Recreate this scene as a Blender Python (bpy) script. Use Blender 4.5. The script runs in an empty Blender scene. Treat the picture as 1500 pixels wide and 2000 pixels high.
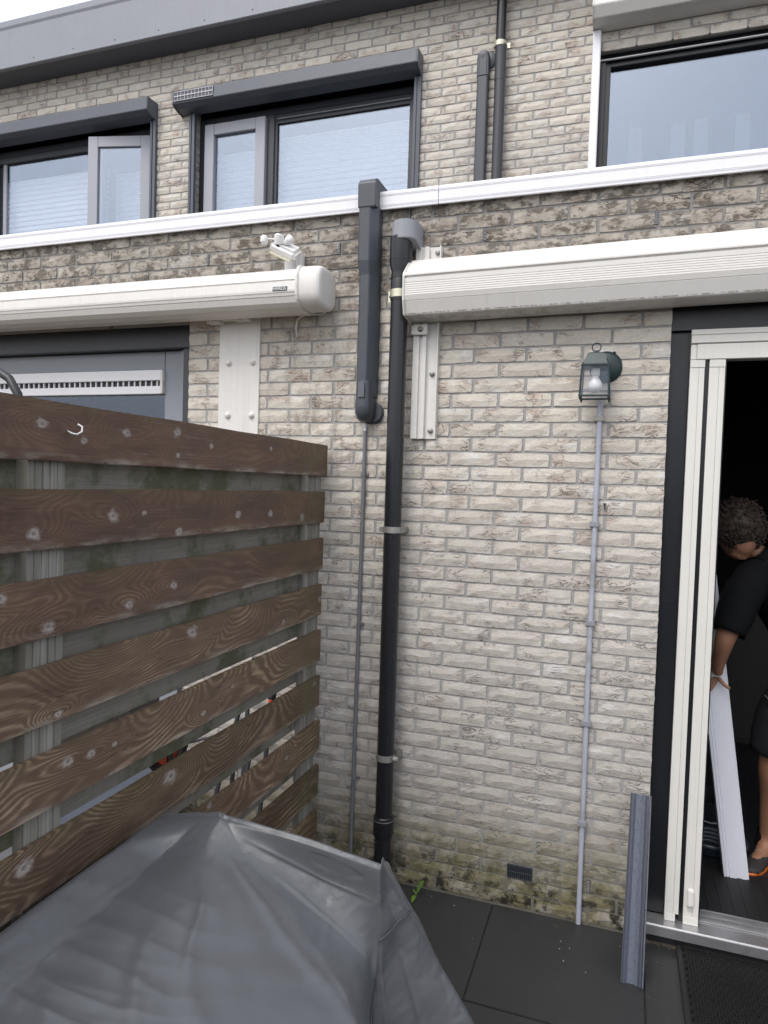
import bpy, bmesh, math, random
from mathutils import Vector, Matrix, noise as mnoise
R = math.radians
random.seed(7)
scene = bpy.context.scene
col = scene.collection

# ------------------------------------------------------------------ camera
def set_camera():
    yaw, pitch, roll = -0.330200314, -0.0380382716, 0.0311613370
    f = Vector((math.sin(yaw)*math.cos(pitch), math.cos(yaw)*math.cos(pitch), math.sin(pitch)))
    rt = Vector((math.cos(yaw), -math.sin(yaw), 0)); up = rt.cross(f)
    rt2 = rt*math.cos(roll)+up*math.sin(roll); up2 = rt2.cross(f)
    cd = bpy.data.cameras.new('camera'); cam = bpy.data.objects.new('camera', cd); col.objects.link(cam)
    M = Matrix((rt2, up2, -f)).transposed().to_4x4()
    M.translation = Vector((0.51342, -2.94375, 1.78146))
    cam.matrix_world = M
    cd.sensor_fit = 'VERTICAL'; cd.sensor_height = 36.0; cd.sensor_width = 27.0
    cd.lens = 1355.117/2000*36.0
    cd.clip_start = 0.05; cd.clip_end = 500
    scene.camera = cam
set_camera()

# ------------------------------------------------------------------ world, sun, exposure (overcast, rainy)
w = bpy.data.worlds.new('World'); scene.world = w; w.use_nodes = True
wn = w.node_tree.nodes; wl = w.node_tree.links; wn.clear()
sky = wn.new('ShaderNodeTexSky'); sky.sky_type = 'NISHITA'; sky.sun_disc = False
sky.sun_elevation = R(52); sky.sun_rotation = R(200); sky.air_density = 1.0; sky.dust_density = 6.0; sky.ozone_density = 1.0
hs = wn.new('ShaderNodeHueSaturation'); hs.inputs['Saturation'].default_value = 0.42; hs.inputs['Value'].default_value = 1.0
bg = wn.new('ShaderNodeBackground'); bg.inputs['Strength'].default_value = 0.15
wo = wn.new('ShaderNodeOutputWorld')
cloud = wn.new('ShaderNodeMix'); cloud.data_type = 'RGBA'; cloud.inputs[0].default_value = 0.62; cloud.inputs[7].default_value = (5.4, 5.65, 6.2, 1)   # even overcast veil
wl.new(sky.outputs[0], hs.inputs['Color']); wl.new(hs.outputs[0], cloud.inputs[6]); wl.new(cloud.outputs[2], bg.inputs['Color']); wl.new(bg.outputs[0], wo.inputs[0])
sd = bpy.data.lights.new('sun', 'SUN'); sd.energy = 0.6; sd.angle = R(25); sd.color = (1.0, 0.97, 0.92)
sun = bpy.data.objects.new('sun', sd); col.objects.link(sun)
az, el = R(200), R(52)
sdir = Vector((math.sin(az)*math.cos(el), math.cos(az)*math.cos(el), math.sin(el)))
sun.rotation_euler = sdir.to_track_quat('Z', 'Y').to_euler(); sun.location = (0, -4, 8)
scene.view_settings.view_transform = 'Standard'; scene.view_settings.look = 'None'
scene.view_settings.exposure = 0.76; scene.view_settings.gamma = 1.0; scene.view_settings.use_curve_mapping = False

# ------------------------------------------------------------------ node helpers
class G:
    def __init__(s, name):
        s.m = bpy.data.materials.new(name); s.m.use_nodes = True; s.nt = s.m.node_tree; s.nt.nodes.clear()
        s.out = s.nt.nodes.new('ShaderNodeOutputMaterial')
    def node(s, typ, ins=None, **props):
        n = s.nt.nodes.new(typ)
        for k, v in props.items(): setattr(n, k, v)
        for k, v in (ins or {}).items(): s.set(n.inputs[k], v)
        return n
    def set(s, sock, v):
        if isinstance(v, bpy.types.NodeSocket): s.nt.links.new(v, sock)
        elif isinstance(v, tuple) and len(v) == 3 and sock.type == 'RGBA': sock.default_value = (*v, 1)
        else: sock.default_value = v
    def math(s, op, a, b=0.0, c=None, clamp=False):
        n = s.node('ShaderNodeMath', {0: a, 1: b}, operation=op, use_clamp=clamp)
        if c is not None: s.set(n.inputs[2], c)
        return n.outputs[0]
    def mix(s, f, a, b, blend='MIX'):
        n = s.node('ShaderNodeMix', data_type='RGBA', blend_type=blend)
        s.set(n.inputs[0], f); s.set(n.inputs[6], a); s.set(n.inputs[7], b); return n.outputs[2]
    def ramp(s, f, stops, interp='LINEAR'):
        n = s.node('ShaderNodeValToRGB', {0: f}); cr = n.color_ramp; cr.interpolation = interp
        while len(cr.elements) < len(stops): cr.elements.new(0.5)
        for e, (p, c) in zip(cr.elements, stops):
            e.position = p; e.color = (*c, 1) if isinstance(c, tuple) else (c, c, c, 1)
        return n.outputs[0]
    def smooth(s, v, a, b, lo=0.0, hi=1.0):
        n = s.node('ShaderNodeMapRange', {0: v, 1: a, 2: b, 3: lo, 4: hi}, interpolation_type='SMOOTHSTEP'); return n.outputs[0]
    def noise(s, vec, scale, detail=3.0, rough=0.5, dist=0.0):
        return s.node('ShaderNodeTexNoise', {'Vector': vec, 'Scale': scale, 'Detail': detail, 'Roughness': rough, 'Distortion': dist}).outputs[0]
    def mul(s, vec, v):
        return s.node('ShaderNodeVectorMath', {0: vec, 1: v}, operation='MULTIPLY').outputs[0]
    def add(s, vec, v):
        return s.node('ShaderNodeVectorMath', {0: vec, 1: v}, operation='ADD').outputs[0]
    def pos(s): return s.node('ShaderNodeNewGeometry').outputs['Position']
    def xyz(s, vec):
        return s.node('ShaderNodeSeparateXYZ', {0: vec}).outputs
    def comb(s, x, y, z): return s.node('ShaderNodeCombineXYZ', {0: x, 1: y, 2: z}).outputs[0]
    def rnd(s):
        a = s.node('ShaderNodeNewGeometry').outputs['Random Per Island']; b = s.node('ShaderNodeObjectInfo').outputs['Random']
        return s.math('FRACT', s.math('ADD', a, b))
    def bump(s, h, dist=0.002, strength=1.0, normal=None):
        ins = {'Height': h, 'Distance': dist, 'Strength': strength}
        if normal is not None: ins['Normal'] = normal
        return s.node('ShaderNodeBump', ins).outputs[0]
    def bsdf(s, base, rough=0.5, metal=0.0, normal=None, spec=0.5, **kw):
        ins = {'Base Color': base, 'Roughness': rough, 'Metallic': metal, 'Specular IOR Level': spec}
        if normal is not None: ins['Normal'] = normal
        ins.update(kw)
        n = s.node('ShaderNodeBsdfPrincipled', ins); s.nt.links.new(n.outputs[0], s.out.inputs[0]); return s.m

def simple(name, c, rough=0.5, metal=0.0, grain=0.06, gscale=30.0, bumpd=0.0003, spec=0.5, streak=0.0, c2=None):
    """painted / plastic / metal surface with faint dirt, fine relief and rain streaks"""
    g = G(name); p = g.pos()
    n1 = g.noise(p, gscale, 4, 0.6); n2 = g.noise(p, gscale*0.13, 3, 0.5)
    d = g.math('ADD', g.math('MULTIPLY', g.math('SUBTRACT', n1, 0.5), grain*2), g.math('MULTIPLY', g.math('SUBTRACT', n2, 0.5), grain*2))
    if streak:
        st = g.noise(g.mul(p, (90, 90, 1.2)), 1.0, 3, 0.6)
        d = g.math('SUBTRACT', d, g.math('MULTIPLY', g.smooth(st, 0.52, 0.75), streak))
    v = g.math('ADD', d, 1.0)
    colr = g.mix(1.0, c, g.comb(v, v, v), 'MULTIPLY')
    if c2 is not None: colr = g.mix(g.smooth(g.noise(p, 6, 5, 0.65), 0.5, 0.7), colr, c2)
    r = g.math('ADD', rough, g.math('MULTIPLY', g.math('SUBTRACT', n1, 0.5), 0.2))
    return g.bsdf(colr, r, metal, g.bump(n1, bumpd), spec)

# ------------------------------------------------------------------ materials
def brick_mat(name, upper=False):
    # creases get their own density and depth on every brick
    g = G(name); P = g.pos(); r = g.rnd(); x, y, z = g.xyz(P)
    off = g.comb(g.math('MULTIPLY', r, 31.7), g.math('MULTIPLY', r, 17.3), g.math('MULTIPLY', r, 47.1))
    p = g.add(P, off)
    warp = g.node('ShaderNodeTexNoise', {'Vector': p, 'Scale': 14.0, 'Detail': 2.0}).outputs['Color']
    pw = g.add(g.mul(p, (0.55, 1, 1.5)), g.mul(warp, (0.05, 0.05, 0.06)))
    c1 = g.noise(pw, 26, 2.5, 0.55, 0.9)
    ridge = g.math('ABSOLUTE', g.math('SUBTRACT', c1, 0.5))
    area = g.smooth(g.noise(p, 11, 2, 0.5), 0.45, 0.62)
    sc_n = g.math('FRACT', g.math('MULTIPLY', r, 7.31))
    crease = g.math('MULTIPLY', g.smooth(ridge, 0.0, g.math('ADD', 0.018, g.math('MULTIPLY', sc_n, 0.03)), 1.0, 0.0), g.math('MULTIPLY', area, g.math('ADD', 0.35, g.math('MULTIPLY', g.math('FRACT', g.math('MULTIPLY', r, 13.7)), 0.65))))
    fine = g.noise(p, 170, 4, 0.6); mid = g.noise(g.mul(p, (0.6, 1, 1.3)), 45, 4, 0.6)
    # kiln colour of each brick
    cream = g.mix(g.noise(p, 22, 3), (0.66, 0.605, 0.52), (0.59, 0.545, 0.48))
    pink = g.mix(g.smooth(g.noise(p, 11, 3), 0.5, 0.72), cream, (0.49, 0.395, 0.335))
    base = g.mix(g.smooth(r, 0.0, 1.0, 0.0, 0.4), pink, (0.42, 0.385, 0.34))
    # weathering: grey film
    film_n = g.noise(g.mul(P, (1, 1, 1.6)), 2.2, 4, 0.6)
    if upper:
        film = g.math('MULTIPLY', g.smooth(z, 4.9, 3.9, 0.0, 0.55), g.smooth(film_n, 0.3, 0.7))
    else:
        film = g.math('MULTIPLY', g.smooth(z, 2.2, 0.9, 0.05, 0.8), g.smooth(film_n, 0.2, 0.7, 0.5, 1.0))
    base = g.mix(film, base, g.mix(mid, (0.35, 0.325, 0.305), (0.56, 0.527, 0.50)))
    v = g.math('ADD', g.math('MULTIPLY', g.math('SUBTRACT', fine, 0.5), 0.55), 1.0)
    base = g.mix(1.0, base, g.comb(v, v, v), 'MULTIPLY')
    # dirt that sits in the creases
    dn = g.smooth(g.noise(p, 60, 3), 0.35, 0.65, 0.25, 0.9)
    base = g.mix(g.math('MULTIPLY', crease, dn), base, (0.10, 0.088, 0.076))
    bloom = g.math('MULTIPLY', g.smooth(g.noise(g.mul(P, (1, 1, 2.2)), 5.5, 6, 0.75), 0.52, 0.68), 0.6)
    base = g.mix(bloom, base, (0.70, 0.70, 0.70))
    if not upper:
        # soot under the roof trim, algae at the foot, run-off dirt by the pipes
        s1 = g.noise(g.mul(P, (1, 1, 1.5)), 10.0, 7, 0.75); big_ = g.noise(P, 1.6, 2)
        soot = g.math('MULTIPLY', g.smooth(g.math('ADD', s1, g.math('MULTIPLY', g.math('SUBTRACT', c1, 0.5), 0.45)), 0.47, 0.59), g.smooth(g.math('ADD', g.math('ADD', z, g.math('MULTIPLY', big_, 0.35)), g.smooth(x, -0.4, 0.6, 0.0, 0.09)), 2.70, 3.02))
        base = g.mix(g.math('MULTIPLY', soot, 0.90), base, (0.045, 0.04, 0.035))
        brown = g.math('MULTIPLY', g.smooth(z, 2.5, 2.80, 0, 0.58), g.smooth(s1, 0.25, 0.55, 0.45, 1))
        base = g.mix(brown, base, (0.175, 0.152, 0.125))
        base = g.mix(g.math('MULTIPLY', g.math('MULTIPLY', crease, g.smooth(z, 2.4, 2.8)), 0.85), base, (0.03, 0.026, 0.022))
        base = g.mix(g.smooth(z, 1.15, 0.1, 0.0, 0.38), base, (0.20, 0.185, 0.165))  # bricks get gradually darker towards the ground
        run = g.math('MULTIPLY', g.smooth(g.math('ABSOLUTE', g.math('ADD', x, 0.68)), 0.75, 0.15), g.smooth(g.noise(g.mul(P, (14, 1, 5)), 1.0, 5, 0.7), 0.45, 0.7))
        base = g.mix(g.math('MULTIPLY', g.math('MULTIPLY', run, g.smooth(z, 0.9, 2.4, 0.25, 1)), 0.62), base, (0.12, 0.10, 0.08))
        s2 = g.noise(P, 9.0, 5, 0.7)
        alg = g.math('MULTIPLY', g.smooth(z, 0.50, 0.08), g.smooth(s2, 0.32, 0.58, 0.25, 1))
        base = g.mix(g.math('MULTIPLY', alg, 0.9), base, g.mix(g.noise(p, 25, 3), (0.095, 0.09, 0.035), (0.21, 0.18, 0.09)))
        blk = g.math('MULTIPLY', g.smooth(z, 0.30, 0.02), g.smooth(g.noise(P, 15, 5, 0.7), 0.47, 0.60))
        base = g.mix(blk, base, (0.03, 0.028, 0.022))
    h = g.math('SUBTRACT', g.math('ADD', g.math('MULTIPLY', fine, 0.12), g.math('MULTIPLY', mid, 0.55)), g.math('MULTIPLY', crease, 0.8))
    h = g.math('ADD', h, g.math('MULTIPLY', c1, 0.5))
    return g.bsdf(base, 0.85, 0, g.bump(h, 0.0042), 0.25)

def mortar_mat():
    g = G('mortar'); P = g.pos(); x, y, z = g.xyz(P)
    n = g.noise(P, 60, 4, 0.6); big = g.noise(P, 5, 5, 0.7)
    base = g.mix(n, (0.30, 0.293, 0.287), (0.41, 0.403, 0.395))
    base = g.mix(g.math('MULTIPLY', g.smooth(big, 0.5, 0.7), 0.5), base, (0.38, 0.375, 0.375))
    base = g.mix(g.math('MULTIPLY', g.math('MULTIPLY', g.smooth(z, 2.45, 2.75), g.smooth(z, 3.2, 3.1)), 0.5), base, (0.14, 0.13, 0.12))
    base = g.mix(g.math('MULTIPLY', g.smooth(z, 0.4, 0.05), 0.7), base, (0.10, 0.095, 0.055))
    return g.bsdf(base, 0.9, 0, g.bump(g.noise(P, 150, 4, 0.7), 0.003), 0.2)

KN = [(-1.675,1.901,1.0),(-1.383,1.903,1.0),(-1.542,1.871,0.7),(-1.159,1.922,1.0),(-1.156,1.852,0.6),(-0.975,1.892,0.6),(-0.567,1.908,0.6),(-1.436,1.679,1.2),(-0.799,1.663,1.0),(-0.566,1.659,1.0),(-1.141,1.622,1.0),(-1.698,1.646,1.2),(-1.311,1.681,0.6),(-1.162,1.459,0.9),(-1.363,1.431,1.0),(-1.649,1.422,1.2),(-1.063,1.295,1.5),(-1.581,1.070,1.1),(-1.498,1.060,0.9),(-0.987,1.013,0.7),(-1.161,0.870,1.7),(-1.716,0.870,1.4),(-0.071,1.258,1.0),(-0.431,1.216,1.0),(-0.938,0.680,0.8),(-1.411,1.056,0.5),(-0.108,0.880,1.0),(-0.463,1.150,0.8),(-0.807,1.054,0.6),(-0.281,1.637,1.2),(-1.618,1.201,0.7),(-1.786,1.507,1.0),(-0.366,0.635,0.8)]
def stained_wood():
    g = G('stained_wood'); P = g.pos(); x, y, z = g.xyz(P); r = g.node('ShaderNodeObjectInfo').outputs['Random']
    loc = g.node('ShaderNodeTexCoord').outputs['Object']; lx, ly, lz = g.xyz(loc)
    D = None; core = None
    for ky, kz, kw in KN:
        dy = g.math('MULTIPLY', g.math('SUBTRACT', y, ky), 0.75/kw); dz = g.math('MULTIPLY', g.math('SUBTRACT', z, kz), 1.0/kw)
        q = g.math('ADD', g.math('MULTIPLY', dy, dy), g.math('MULTIPLY', dz, dz))
        D = q if D is None else g.math('MINIMUM', D, q)
    D = g.math('SQRT', D)
    DE = None                                            # wider, longer field that bends the grain round each knot
    for ky, kz, kw in KN:
        dy = g.math('MULTIPLY', g.math('SUBTRACT', y, ky), 0.36/kw); dz = g.math('MULTIPLY', g.math('SUBTRACT', z, kz), 1.0/kw)
        q = g.math('ADD', g.math('MULTIPLY', dy, dy), g.math('MULTIPLY', dz, dz))
        DE = q if DE is None else g.math('SMOOTH_MIN', DE, q, 0.0006)
    DE = g.math('SQRT', g.math('MAXIMUM', DE, 0.0))
    seed = g.math('MULTIPLY', r, 57.0)
    sv = g.comb(0.0, seed, 0.0)
    slow = g.noise(g.add(g.mul(g.comb(0.0, y, lz), (1, 1.25, 1.5)), sv), 1.0, 1.5, 0.4)
    wob = g.noise(g.add(g.mul(g.comb(0.0, y, lz), (1, 3.5, 22)), sv), 1.0, 3, 0.5)
    tilt = g.math('MULTIPLY', g.math('SUBTRACT', g.noise(g.add(g.mul(g.comb(0.0, y, 0.0), (1, 1.3, 1)), sv), 1.0, 1), 0.44), 2.6)
    rings = g.math('ADD', g.math('MULTIPLY', slow, 0.17), g.math('MULTIPLY', lz, tilt))
    rings = g.math('ADD', rings, g.math('MULTIPLY', wob, 0.007))
    rings = g.math('ADD', rings, g.smooth(DE, 0.060, 0.0, 0.0, 0.030))
    ph = g.math('FRACT', g.math('MULTIPLY', rings, 200.0))
    late = g.smooth(g.math('ABSOLUTE', g.math('SUBTRACT', ph, 0.5)), 0.12, 0.46)
    late = g.math('MULTIPLY', late, g.smooth(g.noise(g.mul(P, (1, 9, 50)), 1.0, 4, 0.7), 0.30, 0.62, 0.25, 1.0))
    fib = g.noise(g.mul(P, (60, 5, 260)), 1.0, 3, 0.6)
    low = g.smooth(z, 1.62, 1.05)                       # the lower boards have lost more of their stain
    vis = g.math('ADD', 0.13, g.math('MULTIPLY', low, 0.60))
    patch = g.smooth(g.noise(g.mul(P, (1, 1.6, 5)), 2.0, 4, 0.6), 0.35, 0.68)
    vis = g.math('MULTIPLY', vis, g.math('ADD', 0.45, g.math('MULTIPLY', patch, 0.75)))
    stain = g.mix(patch, (0.074, 0.042, 0.033), (0.128, 0.074, 0.050))
    light = g.mix(patch, (0.22, 0.150, 0.100), (0.37, 0.275, 0.185))
    base = g.mix(low, stain, g.mix(0.28, stain, light))
    base = g.mix(g.math('MULTIPLY', late, vis), base, light)
    base = g.mix(g.math('MULTIPLY', g.math('SUBTRACT', 1.0, late), g.math('MULTIPLY', vis, 0.6)), base, (0.04, 0.024, 0.017))
    base = g.mix(g.smooth(fib, 0.52, 0.8, 0, 0.35), base, (0.20, 0.165, 0.13))
    # bare weathered lower edge
    edge = g.math('MULTIPLY', g.smooth(lz, -0.045, -0.071), g.smooth(g.noise(g.mul(P, (1, 4, 20)), 1.3, 4, 0.7), 0.42, 0.68))
    base = g.mix(g.math('MULTIPLY', edge, 0.75), base, (0.33, 0.30, 0.26))
    tone = g.math('ADD', 0.80, g.math('MULTIPLY', r, 0.45))                   # every board has kept a different amount of stain
    base = g.mix(1.0, base, g.comb(tone, tone, tone), 'MULTIPLY')
    # bleached wood around the knots, dark heart
    kn = g.math('ADD', D, g.math('MULTIPLY', g.math('SUBTRACT', g.noise(g.mul(P, (1, 28, 60)), 1.0, 5, 0.8), 0.5), 0.040))
    base = g.mix(g.math('MULTIPLY', g.smooth(kn, 0.017, 0.004), 0.85), base, (0.40, 0.37, 0.35))
    base = g.mix(g.math('MULTIPLY', g.smooth(D, 0.0055, 0.003), 0.6), base, (0.10, 0.075, 0.06))
    # bleached runs along the grain where the stain has worn off
    run = g.math('MULTIPLY', g.smooth(g.noise(g.add(g.mul(P, (1, 2.2, 24)), sv), 1.0, 5, 0.7), 0.60, 0.74), g.smooth(g.noise(g.add(g.mul(P, (1, 90, 260)), sv), 1.0, 3, 0.7), 0.35, 0.7))
    base = g.mix(g.math('MULTIPLY', run, 0.65), base, (0.40, 0.36, 0.32))
    crk = g.math('MULTIPLY', g.smooth(g.math('ABSOLUTE', g.math('SUBTRACT', g.noise(g.add(g.mul(P, (1, 2.6, 60)), sv), 1.0, 2, 0.5), 0.5)), 0.012, 0.0), g.smooth(g.noise(g.add(g.mul(P, (1, 3, 12)), sv), 1.0, 2), 0.56, 0.64))
    base = g.mix(crk, base, (0.015, 0.011, 0.009))
    # algae towards the house end and along the top edges
    an = g.noise(g.mul(P, (1, 5, 5)), 2.0, 5, 0.7)
    alg = g.math('MULTIPLY', g.smooth(an, 0.38, 0.6), g.math('MAXIMUM', g.smooth(y, -0.62, -0.12), g.math('MULTIPLY', g.smooth(lz, 0.035, 0.07), 0.8)))
    base = g.mix(g.math('MULTIPLY', alg, 0.5), base, (0.105, 0.095, 0.040))
    band = g.math('MULTIPLY', g.smooth(g.math('ABSOLUTE', g.math('ADD', y, 0.185)), 0.035, 0.01), g.smooth(g.noise(g.mul(P, (1, 20, 6)), 2.0, 4), 0.4, 0.6))
    base = g.mix(g.math('MULTIPLY', band, 0.55), base, (0.12, 0.12, 0.04))
    h = g.math('ADD', g.math('MULTIPLY', late, g.math('MULTIPLY', vis, -0.5)), g.math('MULTIPLY', fib, 0.4))
    return g.bsdf(base, g.smooth(patch, 0.0, 1.0, 0.42, 0.6), 0, g.bump(h, 0.0016), 0.45)

def grey_wood(name, along_z=False, green=0.4):
    g = G(name); P = g.pos(); x, y, z = g.xyz(P)
    r = g.math('MULTIPLY', g.node('ShaderNodeObjectInfo').outputs['Random'], 41.0); sv = g.comb(r, r, r)
    s = (120, 120, 3) if along_z else (60, 4, 130)
    fib = g.noise(g.add(g.mul(P, s), sv), 1.0, 4, 0.65); big = g.noise(g.add(g.mul(P, (2, 2, 2)), sv), 1.5, 4, 0.6)
    base = g.mix(fib, (0.15, 0.145, 0.12), (0.33, 0.32, 0.29))
    base = g.mix(g.smooth(big, 0.35, 0.7, 0, 0.5), base, (0.16, 0.15, 0.13))
    if along_z:
        pale = g.math('MULTIPLY', g.smooth(g.noise(g.mul(P, (30, 30, 2)), 1.0, 3), 0.5, 0.62), 0.6)
        base = g.mix(pale, base, (0.38, 0.365, 0.35))
    base = g.mix(g.math('MULTIPLY', g.smooth(g.noise(g.mul(P, (1, 3, 3)), 1.2, 5, 0.7), 0.46, 0.62), green), base, (0.075, 0.085, 0.035))
    return g.bsdf(base, 0.75, 0, g.bump(fib, 0.0015), 0.25)

def tarp_mat():
    g = G('tarpaulin'); P = g.pos()
    n = g.noise(P, 8, 4, 0.6); cr = g.noise(g.mul(P, (1, 1, 1)), 26, 5, 0.65, 1.6)
    weave = g.noise(P, 900, 2, 0.5)
    base = g.mix(n, (0.084, 0.089, 0.098), (0.100, 0.105, 0.115))
    creases = g.smooth(g.math('ABSOLUTE', g.math('SUBTRACT', cr, 0.5)), 0.0, 0.02)
    area = g.smooth(g.noise(P, 5, 2), 0.5, 0.66)
    h = g.math('ADD', g.math('MULTIPLY', g.math('SUBTRACT', creases, 1.0), g.math('MULTIPLY', area, 0.08)), g.math('MULTIPLY', n, 0.5))
    nb = g.bump(h, 0.003, 0.9); nb = g.bump(weave, 0.0002, 0.6, nb)
    return g.bsdf(base, g.smooth(g.noise(P, 14, 5, 0.7), 0.3, 0.7, 0.28, 0.40), 0, nb, 0.6)

def tile_mat():
    g = G('patio_tile'); P = g.pos(); r = g.node('ShaderNodeObjectInfo').outputs['Random']
    n = g.noise(P, 3.0, 6, 0.65); f = g.noise(P, 250, 3, 0.6)
    base = g.mix(n, (0.022, 0.022, 0.024), (0.040, 0.040, 0.041))
    base = g.mix(g.smooth(f, 0.45, 0.8, 0, 0.3), base, (0.07, 0.07, 0.07))
    pale = g.smooth(g.noise(P, 4.2, 5, 0.7), 0.66, 0.8)
    base = g.mix(g.math('MULTIPLY', pale, 0.3), base, (0.16, 0.16, 0.16))
    vor = g.node('ShaderNodeTexVoronoi', {'Vector': P, 'Scale': 11.0}).outputs['Distance']
    base = g.mix(g.math('MULTIPLY', g.smooth(vor, 0.022, 0.012), g.smooth(g.noise(P, 1.7, 2), 0.5, 0.55)), base, (0.6, 0.6, 0.58))
    rough = g.smooth(n, 0.3, 0.7, 0.30, 0.5)
    return g.bsdf(base, rough, 0, g.bump(f, 0.0006), 0.35)

def glass_mat(name, tint=(1, 1, 1), base_refl=0.13, see=0.9):
    g = G(name)
    fc = g.node('ShaderNodeLayerWeight', {'Blend': 0.5}).outputs['Facing']       # Schlick term, the same from both sides of the sheet
    f = g.math('ADD', g.math('MULTIPLY', g.math('POWER', fc, 5.0), 0.9), base_refl, clamp=True)
    bn = g.bump(g.noise(g.pos(), 1.3, 2), 0.002, 0.12)
    tr = g.node('ShaderNodeBsdfTransparent', {'Color': tuple(see*t for t in tint)})
    gl = g.node('ShaderNodeBsdfGlossy', {'Color': (0.74, 0.84, 1.0), 'Roughness': 0.02, 'Normal': bn})
    mx = g.node('ShaderNodeMixShader', {0: f}); g.nt.links.new(tr.outputs[0], mx.inputs[1]); g.nt.links.new(gl.outputs[0], mx.inputs[2])
    g.nt.links.new(mx.outputs[0], g.out.inputs[0]); return g.m

def wet_metal(name, c, drops=True):
    g = G(name); P = g.pos()
    v = g.node('ShaderNodeTexVoronoi', {'Vector': P, 'Scale': 160.0}).outputs['Distance']
    v2 = g.node('ShaderNodeTexVoronoi', {'Vector': P, 'Scale': 90.0}).outputs['Distance']
    d = g.math('MULTIPLY', g.math('MAXIMUM', g.smooth(v, 0.34, 0.2), g.smooth(v2, 0.25, 0.12)), g.smooth(g.noise(P, 60, 2), 0.4, 0.5))
    base = g.mix(g.math('MULTIPLY', d, 0.55), c, tuple(k*0.35 for k in c))
    return g.bsdf(base, 0.38, 0.0, g.bump(d, 0.0008), 0.5)

M = {}
M['brick'] = brick_mat('brick_face'); M['brick_upper'] = brick_mat('brick_face_upper', True); M['mortar'] = mortar_mat()
M['wood'] = stained_wood(); M['wood_back'] = grey_wood('weathered_board', green=0.75); M['wood_post'] = grey_wood('weathered_post', True, 0.15)
M['tarp'] = tarp_mat(); M['tile'] = tile_mat()
M['white_trim'] = simple('white_trim', (0.80, 0.80, 0.83), 0.35, grain=0.03, streak=0.05)
M['cream'] = simple('cream_coated_metal', (0.70, 0.68, 0.65), 0.38, grain=0.05, streak=0.11)
def awning_mat():
    g = G('cream_awning_metal'); P = g.pos(); x, y, z = g.xyz(P)
    n1 = g.noise(P, 30, 4, 0.6); st = g.noise(g.mul(P, (45, 8, 1.5)), 1.0, 4, 0.65)
    base = g.mix(n1, (0.66, 0.64, 0.61), (0.73, 0.71, 0.68))
    base = g.mix(g.math('MULTIPLY', g.smooth(st, 0.55, 0.75), g.smooth(z, 2.60, 2.52, 0.0, 0.22)), base, (0.36, 0.33, 0.29))
    ed = g.math('ABSOLUTE', g.math('SUBTRACT', z, g.math('ADD', 2.5035, g.math('MULTIPLY', g.math('ADD', x, 0.379), 0.0139))))
    mould = g.math('MULTIPLY', g.smooth(ed, 0.0042, 0.001), g.smooth(g.noise(g.mul(P, (60, 10, 60)), 1.0, 5, 0.75), 0.42, 0.56))
    base = g.mix(g.math('MULTIPLY', mould, 0.6), base, (0.035, 0.03, 0.026))
    low = g.math('MULTIPLY', g.smooth(z, 2.512, 2.495), g.smooth(g.noise(g.mul(P, (18, 18, 18)), 1.0, 5, 0.7), 0.4, 0.65))
    base = g.mix(g.math('MULTIPLY', low, 0.5), base, (0.22, 0.19, 0.15))
    return g.bsdf(base, 0.38, 0, g.bump(n1, 0.0003), 0.5)
M['awning'] = awning_mat()
M['ivory'] = simple('ivory_frame', (0.70, 0.685, 0.64), 0.4, grain=0.04, streak=0.06)
M['anthracite'] = simple('anthracite_metal', (0.085, 0.094, 0.118), 0.42, grain=0.06)
M['anthracite_pvc'] = simple('anthracite_plastic', (0.055, 0.062, 0.075), 0.40, grain=0.08)
M['roof_edge'] = simple('grey_roof_edge', (0.25, 0.26, 0.295), 0.45, grain=0.08, streak=0.1)
M['sash'] = simple('grey_sash_paint', (0.36, 0.37, 0.41), 0.4, grain=0.02)
M['grey_frame'] = simple('grey_frame_paint', (0.25, 0.265, 0.30), 0.4, grain=0.03)
M['frame_dark'] = simple('dark_frame_paint', (0.040, 0.043, 0.052), 0.35, grain=0.06)
M['black_paint'] = simple('black_gloss_paint', (0.009, 0.010, 0.014), 0.32, grain=0.1, gscale=60, bumpd=0.0002)
M['black_pvc'] = simple('black_plastic_pipe', (0.014, 0.015, 0.018), 0.3, grain=0.08, streak=0.25, bumpd=0.0001)
M['upper_pipe'] = simple('dark_grey_pipe', (0.045, 0.047, 0.056), 0.4, grain=0.1)
M['grey_pvc'] = simple('grey_plastic', (0.27, 0.28, 0.31), 0.4, grain=0.06, streak=0.1)
M['conduit_dark'] = simple('grey_conduit', (0.165, 0.175, 0.195), 0.45, grain=0.1)
M['conduit'] = simple('pale_conduit', (0.40, 0.42, 0.49), 0.45, grain=0.06, gscale=50, c2=(0.30, 0.31, 0.34))
M['zinc'] = simple('galvanised_steel', (0.32, 0.315, 0.30), 0.45, 0.6, grain=0.25, c2=(0.22, 0.17, 0.13))
M['zinc_new'] = simple('yellow_zinc', (0.62, 0.60, 0.46), 0.35, 0.55, grain=0.25, gscale=80)
M['steel'] = simple('brushed_aluminium', (0.45, 0.45, 0.46), 0.32, 0.75, grain=0.12, c2=(0.25, 0.25, 0.25))
M['green_metal'] = simple('dark_green_metal', (0.012, 0.030, 0.034), 0.42, grain=0.12)
M['rubber'] = simple('black_rubber', (0.012, 0.012, 0.013), 0.6, grain=0.2)
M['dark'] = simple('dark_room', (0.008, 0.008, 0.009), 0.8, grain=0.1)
M['dark2'] = simple('dark_object', (0.016, 0.017, 0.020), 0.4, grain=0.1)
M['glass'] = glass_mat('window_glass', base_refl=0.19, see=0.93); M['glass_lower'] = glass_mat('door_glass', base_refl=0.07)
M['lamp_glass'] = glass_mat('lantern_glass', base_refl=0.05, see=0.95)
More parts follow.
